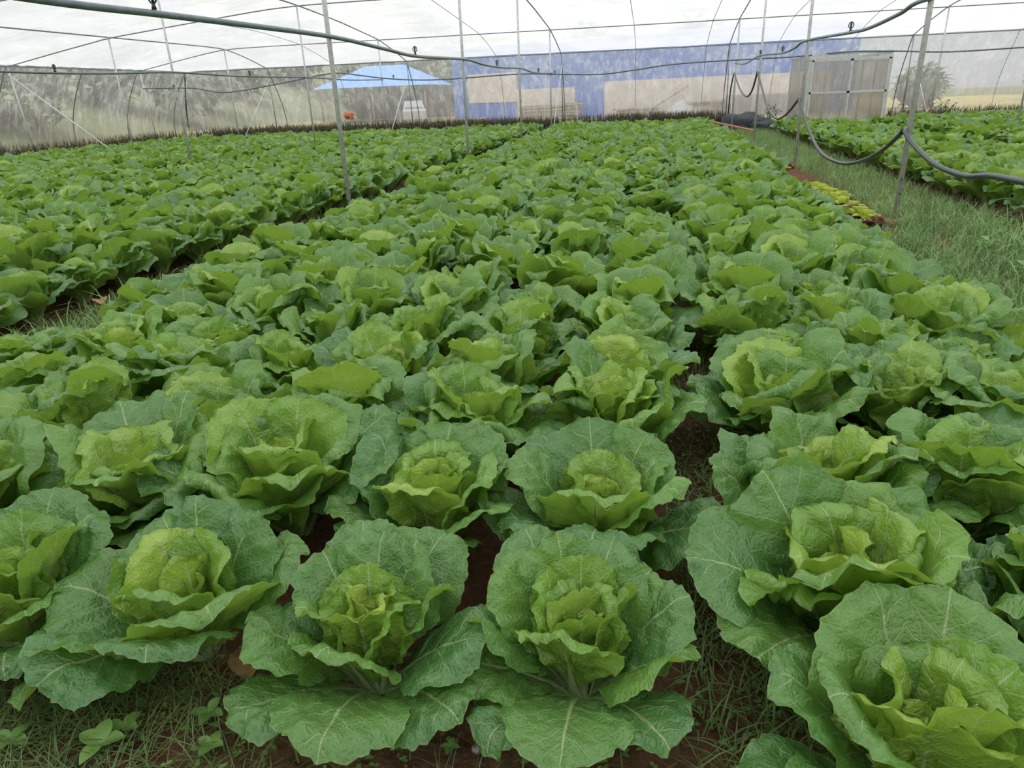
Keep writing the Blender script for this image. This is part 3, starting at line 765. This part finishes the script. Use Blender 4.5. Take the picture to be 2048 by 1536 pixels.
PC = bez([(-10.95,6,2.34),(-10.95,9.16,2.36),(-10.95,11.1,2.30),(-10.95,13.5,2.31),(-10.95,15.85,2.38),(-10.95,18.7,2.34),(-10.95,22.62,2.37),(-10.95,26.0,2.33),(-10.95,29.4,2.38)], 6)
o = tube_thing('sprinkler_pipe', PC, 0.022, M['pipe'], 'grey sprinkler pipe over the left bed, running towards the far wall', 'water pipe', n=10)
for y, z in ((12.31, 2.30), (19.16, 2.34)): sprinkler(o, (-10.95, y, z))
PM = bez([(-21.9,29.3,2.46),(-19.6,29.3,2.40),(-18.0,29.3,2.17),(-15.8,29.3,2.37),(-14.2,29.3,2.58),(-13.1,29.3,2.70),(-12.5,29.3,2.67),(-10.8,29.3,2.42),(-9.3,29.3,2.30),(-7.9,29.3,2.29),(-5.3,29.3,2.35),(-3.65,29.3,2.27),(-2.1,29.3,2.21),(-0.8,29.3,2.31),(0.6,29.3,2.44),(2.5,29.3,2.48),(3.8,29.3,2.49),(4.9,29.3,2.50),(6.6,28.8,2.56),(8.2,29.0,2.51),(10.0,29.3,2.42),(12.3,29.3,2.45),(16,29.3,2.52)], 6)
o = tube_thing('main_water_pipe', PM, 0.026, M['pipe'], 'wavy grey main pipe strung crosswise in front of the far wall', 'water pipe', n=10)
for x, z in ((-12.38, 2.66), (-10.45, 2.39), (-3.89, 2.28), (-20.4, 2.42)): sprinkler(o, (x, 29.3, z))
HP = bez([(2.8,2.6,1.02),(2.8,4.2,0.84),(2.8,5.6,0.84),(2.8,6.7,0.82),(2.8,7.3,0.76),(2.8,8.06,0.79),(2.8,8.8,0.93),(2.79,9.13,1.05)], 8).tolist()
HP += bez([(2.79,9.19,1.05),(2.8,9.5,0.93),(2.8,9.99,0.76),(2.8,10.83,0.57),(2.8,11.91,0.45),(2.8,13.37,0.50),(2.8,14.7,0.84),(2.79,15.82,1.30)], 8).tolist()
HP += bez([(2.79,15.9,1.30),(2.8,16.76,1.08),(2.8,17.6,0.92),(2.8,18.56,0.86),(2.8,20.0,1.06),(2.8,21.4,1.5),(2.79,22.58,1.93)], 8).tolist()
HP += bez([(2.79,22.66,1.93),(2.8,23.5,1.5),(2.8,24.4,1.30),(2.8,25.33,1.30),(2.8,27.0,1.5),(2.79,29.3,2.03)], 8).tolist()
HP += bez([(2.79,29.4,2.03),(2.82,30.2,1.75),(2.85,30.9,1.4),(2.85,31.2,0.6),(2.8,31.5,0.25),(2.4,31.2,0.12)], 8).tolist()
o = tube_thing('supply_hose', HP, 0.026, M['hose'], 'thick black hose hanging in loops from post to post beside the right path', 'hose', n=12)
for y, z in ((9.16, 1.05), (15.86, 1.30), (22.62, 1.93)):
    MB().tube([(2.77, y-0.035, z-0.02), (2.77, y, z+0.035), (2.77, y+0.035, z-0.02)], 0.012, 6).build('tie', M['black'], o)

# ------------------------------------------------------------------ door porch
root = empty('door_porch', (6.7, 29.0, 0)); tag(root, 'aluminium framed door porch with two netted sliding leaves in the far wall', 'door')
def bar(lo, hi, name, mat, par, r=0.03):
    m_ = MB().box((lo[0]-r-6.7, lo[1]-r-29.0, lo[2]), (hi[0]+r-6.7, hi[1]+r-29.0, hi[2])); return m_.build(name, mat, par)
fr = MB()
def fb(lo, hi, r=0.03):
    fr.box((min(lo[0], hi[0])-r-6.7, min(lo[1], hi[1])-r-29.0, min(lo[2], hi[2])-r*(lo[2] == hi[2])), (max(lo[0], hi[0])+r-6.7, max(lo[1], hi[1])+r-29.0, max(lo[2], hi[2])+r*(lo[2] == hi[2])))
for y in (29.0, 32.7):
    for x in (5.35, 8.05): fb((x, y, 0), (x, y, 2.52), 0.035)
    fb((5.35, y, 2.52), (8.05, y, 2.52), 0.035); fb((5.35, y, 0.04), (8.05, y, 0.04), 0.03)
for x in (5.35, 8.05):
    fb((x, 29.0, 2.52), (x, 32.7, 2.52), 0.03); fb((x, 30.85, 0), (x, 30.85, 2.52), 0.02)
fb((6.7, 32.7, 0), (6.7, 32.7, 2.5), 0.04); fb((6.1, 32.7, 0), (6.1, 32.7, 2.5), 0.02); fb((7.4, 32.7, 0), (7.4, 32.7, 2.5), 0.02)
fb((5.35, 28.93, 2.36), (8.05, 28.93, 2.36), 0.025)
fr.build('porch_frame', M['alu'], root)
for (xa, xb, y) in ((5.42, 6.75, 28.93), (6.72, 8.0, 28.90)):
    d = MB()
    q = lambda lo, hi: d.box((lo[0]-6.7, y-0.02-29.0, lo[1]), (hi[0]-6.7, y+0.02-29.0, hi[1]))
    q((xa, 0.08), (xa+0.06, 2.34)); q((xb-0.06, 0.08), (xb, 2.34)); q((xa, 2.28), (xb, 2.34)); q((xa, 0.08), (xb, 0.14)); q((xa, 1.22), (xb, 1.29))
    dl = d.build('door_leaf', M['alu'], root)
    MB().box((xa+0.05-6.7, y-0.003-29.0, 0.12), (xb-0.05-6.7, y+0.003-29.0, 2.3)).build('net_panel', M['net'], dl)
for x, nm in ((5.35, 'side_panel'), (8.05, 'side_panel')):
    MB().box((x-0.004-6.7, 0.03, 0.05), (x+0.004-6.7, 3.65, 2.5)).build(nm, M['net'], root)
MB().box((5.4-6.7, 3.69, 0.05), (8.0-6.7, 3.70, 2.45)).build('back_panel', M['net'], root)
tag(MB().box((-0.7, -0.08, 0), (0.7, 0.08, 0.07), 0.05, (7.25, 28.3, 0)).build('door_step_board', M['wood']), 'pale board lying on the ground before the netted door', 'board')

# ------------------------------------------------------------------ things by the far wall
for (x, y, s_, ph) in ((-19.9, 35.0, 0.30, 'lone'), (-18.4, 35.1, 0.26, 'small'), (-17.4, 34.9, 0.30, 'flattened'), (-23.6, 35.6, 0.42, 'largest')):
    tag(MB().blob((x, y, s_*0.55), (s_, s_*0.8, s_*0.62), int(abs(x)*10), 14, 9, 0.2).build('white_sack', M['bag']), f'{ph} white plastic sack lying outside the foot of the film wall', 'sack', 'white sacks outside the wall')
tag(MB().blob((-15.6, 37.2, 0.22), (0.75, 0.5, 0.32), 5, 16, 9, 0.2).build('grey_sheet', M['greytarp']), 'crumpled grey plastic sheet on the dry grass beyond the film', 'plastic sheet')
o = MB().blob((-14.25, 33.3, 1.0), (0.24, 0.10, 0.17), 9, 14, 9, 0.25).build('orange_bag', M['orange']); tag(o, 'crumpled orange plastic bag hanging by a cord at the far film', 'bag')
tube_thing('hanging_cord', bez([(-15.2,33.35,2.2),(-14.9,33.4,1.6),(-14.3,33.3,1.12),(-14.15,33.2,0.85),(-14.35,33.25,0.75),(-14.1,33.5,0.45),(-13.9,33.7,0.15)], 6), 0.012, M['rope'], 'loose white cord dangling beside the orange bag', 'cord')
tag(MB().blob((3.45, 30.2, 0.22), (0.85, 0.7, 0.42), 3, 18, 10, 0.18).build('net_heap', M['tarp']), 'dark heap of folded shade net at the end of the right path', 'net')
tag(MB().blob((4.05, 29.4, 0.14), (0.5, 0.45, 0.24), 4, 16, 9, 0.2).build('net_heap', M['tarp']), 'small dark bundle of net in front of the larger heap', 'net')
pl = MB().box((-2.1, -0.07, -0.02), (2.1, 0.07, 0.02)).build('wooden_plank', M['brick']); pl.location = (2.55, 28.3, 0.30); pl.rotation_euler = (0, 0.06, -1.2)
tag(pl, 'long reddish plank lying before the dark net heap', 'plank')
tag(MB().box((-0.2, -0.1, 0), (0.2, 0.1, 0.32), 0.3, (8.95, 29.6, 0)).build('brick_stack', M['brick']), 'small reddish brick block beside the door porch', 'bricks')
tag(MB().box((-0.22, -0.03, 0), (0.22, 0.03, 0.34), 0.4, (4.5, 28.2, 0.0)).build('broken_board', M['wood']), 'short pale board leaning in the weeds before the far wall', 'board')

# ------------------------------------------------------------------ grass, weeds, clods
def blades(name, pts, hmin, hmax, wid, droop, mat, label, seed, lie=0.0):
    g = np.random.default_rng(seed); n = len(pts)
    h = g.uniform(hmin, hmax, n); a = g.uniform(0, 6.283, n); ln = g.uniform(0.15, 1.0, n)*droop
    w_ = wid*g.uniform(0.6, 1.3, n)
    L = np.array([0, 0.4, 0.75, 1.0]); W = np.array([1.0, 0.9, 0.6, 0.08])
    V = np.zeros((n, 4, 2, 3))
    d = np.stack([np.cos(a), np.sin(a)], -1); pd = np.stack([-np.sin(a), np.cos(a)], -1)
    for i in range(4):
        out = h*(ln*L[i]**1.8+lie*L[i]); up = h*np.maximum(L[i]-0.45*ln*L[i]**3-lie*0.6*L[i], 0.05*L[i])
        for k, sg in enumerate((-1, 1)):
            V[:, i, k, 0] = pts[:, 0]+d[:, 0]*out+pd[:, 0]*sg*w_*W[i]
            V[:, i, k, 1] = pts[:, 1]+d[:, 1]*out+pd[:, 1]*sg*w_*W[i]
            V[:, i, k, 2] = up+0.002
    base = (np.arange(n)*8)[:, None]
    Q = np.concatenate([base+np.array([[2*i, 2*i+1, 2*i+3, 2*i+2]]) for i in range(3)], 0)
    o = link(bpy.data.objects.new(name, raw_mesh(name, V.reshape(-1, 3), Q, mat)))
    return tag(o, label, 'grass', None, 'stuff')
def scatter(n, x0, x1, y0, y1, seed, clump=0.6, near_bias=1.0):
    g = np.random.default_rng(seed)
    x = g.uniform(x0, x1, n*2); y = y0+(y1-y0)*g.uniform(0, 1, n*2)**near_bias
    d = 0.5+0.5*np.sin(x*5.3+2*np.sin(y*2.1))*np.sin(y*3.1+1.7*np.sin(x*3.3))
    edge = sst(np.minimum(x-x0, x1-x), 0, (x1-x0)*0.25)
    keep = g.uniform(0, 1, n*2) < (1-clump+clump*d)*(0.35+0.65*edge)
    return np.stack([x, y], -1)[keep][:n]
blades('path_grass', scatter(10000, -4.75, -3.70, 3.2, 26, 1, 0.7, 1.5), 0.07, 0.24, 0.0035, 1.0, M['grass'], 'pale green grass growing along the left path', 11)
blades('path_grass', np.concatenate([scatter(19000, 2.74, 4.15, 2.2, 29.5, 2, 0.45, 1.6), scatter(3000, 2.3, 2.85, 2.2, 8.4, 33, 0.45), scatter(2500, 2.2, 2.85, 17.8, 29, 34, 0.45)]), 0.08, 0.25, 0.0038, 1.1, M['grass'], 'drooping green grass covering the right path', 12)
blades('tall_grass', np.concatenate([scatter(1300, 2.5, 3.9, 4.2, 10, 41, 0.9), scatter(500, -4.5, -3.7, 3.5, 9, 42, 0.9)]), 0.2, 0.42, 0.0045, 1.4, M['grass'], 'taller arching grass clumps standing in the two paths', 19)
blades('path_grass', scatter(7000, 6.1, 7.4, 11, 28.5, 3, 0.4, 1.2), 0.10, 0.26, 0.006, 1.0, M['grass'], 'grass strip between the two beds by the door', 13)
blades('gap_grass', scatter(5200, 0.08, 0.60, 0.9, 13, 4, 0.6, 1.7), 0.05, 0.16, 0.0028, 1.2, M['lowgrass'], 'thin low grass in the dark gap between cabbage rows', 14, 0.2)
blades('corner_grass', np.concatenate([scatter(1700, -2.1, -0.95, 0.9, 1.42, 5, 0.6), scatter(500, -1.2, 0.9, 0.95, 1.5, 6, 0.8)]), 0.04, 0.15, 0.0016, 1.3, M['lowgrass'], 'fine low grass on the soil patch at the front corner', 15, 0.5)
blades('wall_weeds', np.concatenate([scatter(14000, -21.9, -2.5, 31.6, 33.5, 7, 0.5), scatter(4000, -2.5, 3.0, 32.0, 33.5, 8, 0.6)]), 0.3, 0.85, 0.018, 0.45, M['dryweed'], 'brownish dry weeds along the foot of the far wall', 16)
blades('wall_weeds', scatter(8000, -22.9, -21.3, 12, 31.4, 9, 0.4), 0.25, 0.80, 0.012, 0.4, M['dryweed'], 'brownish dry weeds along the foot of the left wall', 17)
blades('wall_weeds', scatter(2500, 8.5, 17, 32.0, 33.5, 10, 0.5), 0.2, 0.65, 0.012, 0.45, M['dryweed'], 'dark weeds along the wall foot beyond the door', 18)

def small_leaf(L, W, tilt, az, c, n=6, m=4):
    t = np.linspace(0, 1, n+1); u = np.linspace(-1, 1, m+1)
    T, U = np.meshgrid(t, u, indexing='ij')
    wd = W/2*np.sin(np.pi*np.clip(T, 0.02, 0.99)**0.8)**0.8
    r = L*T*math.sin(tilt)+0.0; z = L*T*math.cos(tilt)-0.25*L*T**2+np.abs(U)*wd*0.35
    y = U*wd
    ca, sa = math.cos(az), math.sin(az)
    return np.stack([c[0]+r*ca-y*sa, c[1]+r*sa+y*ca, c[2]+z], -1)
WEED = [(-1.17, 1.26, .055, 'four-leaved seedling on red soil below the pale dry leaf'), (-1.395, 1.115, .075, 'bright seedling with upright leaves, lowest in the grassy corner'), (-1.375, 1.175, .06, 'seedling with two broad leaves just above the bright one'),
        (-1.10, 1.165, .05, 'dull green seedling on the red soil, nearest the drooping cabbage leaf'), (-1.66, 1.09, .06, 'seedling half hidden in grass at the frame corner'), (-1.56, 1.44, .045, 'tiny round-leaved seedling under the torn cabbage'), (-0.47, 1.27, .03, 'tiny seedling between the two front cabbages')]
for k, (x, y, L, lab) in enumerate(WEED):
    root = empty('weed_seedling', (x, y, 0)); tag(root, lab, 'weed', 'weed seedlings on the soil')
    MB().tube([(0, 0, -0.01), (0.002, 0, L*0.55)], 0.0025, 6).build('stem', M['weed'], root)
    g = np.random.default_rng(k)
    for i in range(4 if k != 2 else 3):
        MB().grid(small_leaf(L, L*0.62, float(g.uniform(0.9, 1.3)), i*1.57+float(g.uniform(-.3, .3)), (0, 0, L*0.5))).build('leaf', M['weed'], root)
for k, (x, y, L) in enumerate(((3.05, 7.15, .13), (3.25, 6.7, .11), (2.95, 6.2, .12), (-3.95, 4.6, .10))):
    root = empty('broadleaf_weed', (x, y, 0)); tag(root, ['upright broad-leaved weed in the right grass path', 'second broad-leaved weed, just this side of the upright one', 'low broad-leaved weed at the frame edge of the right path', 'broad-leaved weed at the edge of the left grass path'][k], 'weed', 'broad-leaved weeds in the paths')
    MB().tube([(0, 0, -0.01), (0.01, 0, L*1.6)], 0.004, 6).build('stem', M['weed'], root)
    for i in range(7):
        MB().grid(small_leaf(L, L*0.5, 0.7+0.08*i % 0.6, i*2.4, (0, 0, L*(0.5+0.17*i)))).build('leaf', M['weed'], root)
# shrubs by the porch
for k, (x, y, hh, lab) in enumerate(((4.35, 30.9, 0.95, 'leafy green shrub growing out beside the dark net heap'), (4.9, 29.8, 0.6, 'low leafy weed clump just left of the door porch'), (9.4, 30.6, 0.6, 'weedy shrub beside the door porch, next to bricks'), (10.9, 31.6, 0.8, 'weedy shrub at the far wall, farther past the door'))):
    g = np.random.default_rng(40+k)
    root = empty('shrub', (x, y, 0)); tag(root, lab, 'shrub', 'shrubs by the door')
    s_ = MB(); f_ = MB()
    for i in range(9):
        a = g.uniform(0, 6.28); rr = g.uniform(0.1, 0.55); top = (rr*math.cos(a), rr*math.sin(a), hh*g.uniform(0.55, 1.0))
        s_.tube([(0, 0, 0), (top[0]*0.4, top[1]*0.4, top[2]*0.6), top], [0.012, 0.008, 0.004], 5)
        for j in range(16):
            t = g.uniform(0.35, 1.0); c = (top[0]*t+g.normal(0, .05), top[1]*t+g.normal(0, .05), top[2]*t)
            f_.grid(small_leaf(g.uniform(.10, .20), .06, g.uniform(0.6, 1.6), g.uniform(0, 6.28), c, 4, 2))
    s_.build('stem', M['bush'], root); f_.build('foliage', M['bush'], root)
# lettuce strip in the right path
ly = list(np.linspace(9.0, 12.6, 17))+list(np.linspace(15.4, 17.3, 8))
lproto = {}
for mt in ('lettuce', 'redlettuce'):
    m_ = MB()
    for i in range(9):
        m_.grid(small_leaf(0.15 if i < 6 else 0.12, 0.12, (1.1 if i < 6 else 0.45), i*2.4, (0, 0, 0.01), 5, 4))
    lproto[mt] = m_.mesh('lettuce_seedling', M[mt])
for i, y in enumerate(ly):
    mt = 'redlettuce' if i in (0, 5, 18) else 'lettuce'
    o = link(bpy.data.objects.new('lettuce_seedling', lproto[mt])); o.location = (2.63+float(RNG.normal(0, .04)), float(y), 0.0); o.rotation_euler = (0, 0, float(RNG.uniform(0, 6)))
    o.scale = (float(RNG.uniform(1.0, 1.45)),)*3
    strip = 'nearer' if i < 17 else 'farther'
    tag(o, f"{'reddish' if mt == 'redlettuce' else 'yellow-green'} lettuce seedling, {ORD[(i if i < 17 else i-17)+1]} plant along the {strip} strip by the right path", 'lettuce', 'lettuce seedlings by the right path')
# dry leaves, stones, tag
for (x, y, z, L, az, lab) in ((-1.13, 1.40, .02, .16, 2.2, 'pale tan dry leaf lying under the broad side leaf of a cabbage'), (-1.06, 1.43, .03, .12, .6, 'second tan dry scrap beside the larger dry leaf'), (3.3, 9.65, .03, .22, 1.0, 'reddish withered leaf on the soil behind a path post'), (-4.62, 5.02, .12, .2, 5.5, 'yellowed leaf hanging over the edge of the left path')):
    o = MB().grid(small_leaf(L, L*0.6, 1.35, az, (x, y, z), 8, 6)).build('dry_leaf', M['dry']); tag(o, lab, 'leaf', 'dead leaves')
for (x, y, s_, mat, lab) in ((-0.40, 1.285, .016, 'stone', 'small grey stone on red soil between the two front cabbages'), (-0.47, 1.30, .012, 'clod', 'small reddish clod just left of the grey stone'), (-0.505, 1.32, .010, 'clod', 'tiny reddish clod farthest from the grey stone')):
    tag(MB().blob((x, y, s_*0.4), (s_, s_*0.8, s_*0.7), int(abs(x)*1000), 8, 6, 0.25).build('pebble', M[mat]), lab, 'stone', 'pebbles on the soil')
tag(MB().box((-0.008, -0.002, 0), (0.008, 0.002, 0.12), 0.3, (-3.49, 5.35, 0.30)).build('plant_tag', M['rope']), 'thin white strip sticking out of the cabbages near the left path', 'plant tag')
g = np.random.default_rng(77); n = 2600
cx = g.uniform(-2.2, 1.6, n); cy = 0.95+2.6*g.uniform(0, 1, n)**1.6; rs = 0.0025+0.008*g.uniform(0, 1, n)**3
ico = np.array([[0,0,1],[.94,0,.33],[-.47,.82,.33],[-.47,-.82,.33],[.47,.82,-.33],[-.94,0,-.33],[.47,-.82,-.33],[0,0,-1]], float)
fc = [(0,1,2),(0,2,3),(0,3,1),(1,4,2),(2,5,3),(3,6,1),(1,6,4),(2,4,5),(3,5,6),(4,7,5),(5,7,6),(6,7,4)]
V = ico[None]*rs[:, None, None]*g.uniform(.6, 1.3, (n, 8, 1))+np.stack([cx, cy, rs*0.2], -1)[:, None]
Q = (np.arange(n)*8)[:, None, None]+np.array(fc)[None]
tag(link(bpy.data.objects.new('soil_clods', raw_mesh('soil_clods', V.reshape(-1, 3), Q.reshape(-1, 3), M['clod'], smooth=False))), 'small reddish soil crumbs strewn between the front cabbages', 'soil', None, 'stuff')
# fine ground weeds
pts = np.concatenate([scatter(420, -2.0, 0.5, 0.95, 1.6, 21, 0.7), scatter(300, 0.1, 0.6, 1.0, 4.0, 22, 0.5)])
m_ = MB(); g = np.random.default_rng(5)
for (x, y) in pts:
    for i in range(3):
        m_.grid(small_leaf(g.uniform(.010, .022), .012, 1.2, g.uniform(0, 6.28), (x, y, .006), 3, 2))
tag(m_.build('ground_weeds', M['weed']), 'tiny green sprouts dotted over the soil at the front', 'weeds', None, 'stuff')

# ------------------------------------------------------------------ outside, seen through the film
bld = empty('blue_building', (-15.0, 55.0, 0.0), -math.atan2(9, 24)); tag(bld, 'long blue-clad farm building with pale lower walls beyond the film', 'building')
MB().box((0, 0, -0.5), (26.5, 9, 4.75)).build('blue_wall', M['blue'], bld)
MB().box((-0.1, -0.2, 4.75), (26.6, 9.2, 4.9)).build('roof', M['blueroof'], bld)
for (a, c, z0, z1, mt, nm) in ((1.4, 5.6, 1.15, 3.1, 'plaster', 'pale_wall_panel'), (5.6, 10.2, -0.5, 1.95, 'plaster', 'pale_wall_panel'), (12.4, 26.4, -0.5, 2.2, 'plaster', 'pale_wall_panel'), (20.5, 26.3, -0.5, 1.1, 'greywall', 'grey_wall_base')):
    MB().box((a, -0.06 if mt == 'plaster' else -0.12, z0), (c, 0.0, z1)).build(nm, M[mt], bld)
sh = empty('open_shed', (-22.8, 62, 0)); tag(sh, 'open shed with a hipped blue sheet roof far beyond the film', 'shed')
v = [(-4.9,-4,2.65),(4.9,-4,2.65),(4.9,4,2.65),(-4.9,4,2.65),(-1.7,0,4.35),(1.7,0,4.35)]
MB().add(v, [(0,1,5,4),(1,2,5),(2,3,4,5),(3,0,4),(3,2,1,0)], False).build('roof', M['blueroof'], sh)
for x in (-4.5, 0, 4.5):
    for y in (-3.6, 3.6): MB().tube([(x, y, -0.1), (x, y, 2.7)], 0.08, 8).build('shed_post', M['wood'], sh)
MB().box((-4.4, 3.3, 0), (4.4, 3.5, 2.6)).build('back_wall', M['greywall'], sh)
tr = empty('pickup_truck', (-16.4, 49.5, 0), 0.35); tag(tr, 'white pickup truck parked on the dry grass beyond the film', 'truck')
MB().add([(-.8,-1.6,.35),(.8,-1.6,.35),(.8,2.2,.35),(-.8,2.2,.35),(-.75,-1.6,.85),(.75,-1.6,.85),(.78,-.6,.95),(-.78,-.6,.95),(-.78,2.2,.9),(.78,2.2,.9)], [(3,2,1,0),(0,1,5,4),(4,5,6,7),(7,6,9,8),(8,9,2,3),(0,4,7,8,3),(1,2,9,6,5)], False).build('body', M['truck'], tr)
MB().add([(-.74,-.6,.94),(.74,-.6,.94),(.74,.9,.92),(-.74,.9,.92),(-.6,-.1,1.5),(.6,-.1,1.5),(.6,.75,1.5),(-.6,.75,1.5)], [(3,2,1,0),(4,5,6,7),(0,1,5,4),(1,2,6,5),(2,3,7,6),(3,0,4,7)], False).build('cab', M['truck'], tr)
MB().add([(-.62,-.55,1.0),(.62,-.55,1.0),(.54,-.16,1.42),(-.54,-.16,1.42)], [(0,1,2,3)], False).build('windscreen', M['glassdark'], tr)
for sx in (-0.80, 0.80):
    MB().box((min(sx*.93, sx*.87), 0.0, 1.02), (max(sx*.93, sx*.87), 0.7, 1.38)).build('side_window', M['glassdark'], tr)
    for y in (-1.0, 1.5): MB().tube([(sx*0.8, y, .33), (sx*1.02, y, .33)], 0.33, 16).build('wheel', M['tyre'], tr)
g = np.random.default_rng(99)
k = 0
for (x0, x1, y, n, h0) in ((-9.4, -4.6, 50.2, 14, 0.15), (-2.8, 0.6, 48.6, 8, 0.1), (-12.6, -9.8, 44.6, 5, 0.05), (1.6, 5.0, 47.5, 6, 0.5)):
    for i in range(n):
        z = h0+0.11*(i//2)+0.05; L0 = x0+g.uniform(0, .8); L1 = x1-g.uniform(0, .8); yy = y+0.22*(i % 2)+g.normal(0, .05)
        tilt = g.normal(0, .12)
        place_ = {50.2: 'stacked before the blue wall', 48.6: 'in the low heap by the white wall', 44.6: 'lying loose on the dry grass', 47.5: 'in the pile beside the grey tarpaulin'}[y]
        tube_thing('timber_pole', [(L0, yy, z), ((L0+L1)/2, yy, z+0.03), (L1, yy+0.1, max(0.05, z+tilt))], 0.06, M['wood'], f'weathered timber pole, {ORD[i+1]} up from the ground, {place_}', 'timber', 'timber poles outside')
tube_thing('timber_pole', [(-0.9, 48.0, 0.1), (1.9, 48.4, 1.75)], 0.05, M['wood'], 'single pole leaning steeply against the white wall', 'timber', 'timber poles outside')
m_ = MB()
a = np.linspace(0, 2*math.pi, 14, endpoint=False)
R_ = np.linspace(0, 1, 7)
Pm = np.stack([np.stack([1.45+(0.15+0.9*r_)*np.cos(a)*(1+.2*np.sin(3*a)), 47.0+(0.1+0.6*r_)*np.sin(a), 0.95*(1-r_)**1.2+0.04*np.sin(5*a)*r_+0.02], -1) for r_ in R_])
Pm = np.concatenate([Pm, Pm[:, :1]], 1)
m_.grid(Pm); m_.add(Pm[0, :-1], [tuple(range(14))])
tag(m_.build('tarpaulin', M['greytarp']), 'pale grey tarpaulin draped over a heap before the white wall', 'tarpaulin')
# wooded slope
def bush_mesh(seed, n):
    g = np.random.default_rng(seed); m_ = MB()
    for i in range(n):
        d = g.normal(0, 1, 3); d /= np.linalg.norm(d); r = 0.65+0.35*g.uniform()
        c = np.array([0, 0, 1.0])+d*np.array([1.0, 1.0, 0.95])*r
        m_.grid(small_leaf(0.34, 0.26, g.uniform(0.3, 2.2), g.uniform(0, 6.28), c, 3, 2))
    return m_.mesh('foliage', M['bush'])
BM = [bush_mesh(s, 420) for s in (1, 2, 3)]
TM = MB().tube([(0, 0, -0.4), (0.02, 0, 0.5), (0, 0.02, 1.1)], [0.10, 0.08, 0.04], 7).mesh('trunk', M['wood'])
spots = []
g = np.random.default_rng(12)
for i in range(22): spots.append((-29-g.uniform(0, 1)**1.3*26, 8+i*2.9+g.normal(0, .8), g.uniform(1.6, 2.8), 'slope'))
for i in range(12): spots.append((-36+i*4.0+g.normal(0, .5), 72+9*(i % 2), g.uniform(2.4, 3.6), 'back'))
for i in range(6): spots.append((15+i*3.8+g.normal(0, .6), 50+9*(i % 2), g.uniform(0.9, 1.5), 'right'))
for i, (x, y, s_, kind) in enumerate(spots):
    z = max(0, -27-x)*0.33*(1+0.15*math.sin(y*0.2))+max(0, y-74)*0.2*(1-float(sst(np.array(x), 5, 30)))
    root = empty('bushy_tree', (x, y, z-0.1), float(g.uniform(0, 6.28))); root.scale = (s_, s_, s_*float(g.uniform(.8, 1.2)))
    link(bpy.data.objects.new('foliage', BM[i % 3]), root); link(bpy.data.objects.new('trunk', TM), root)
    tag(root, {'slope': 'blurred green bushy tree on the slope beyond the left film wall', 'back': 'blurred tree on the rise behind the blue shed and building', 'right': 'blurred low bush on the dry field past the door'}[kind], 'tree', {'slope': 'trees on the slope', 'back': 'trees behind the buildings', 'right': 'bushes past the door'}[kind])
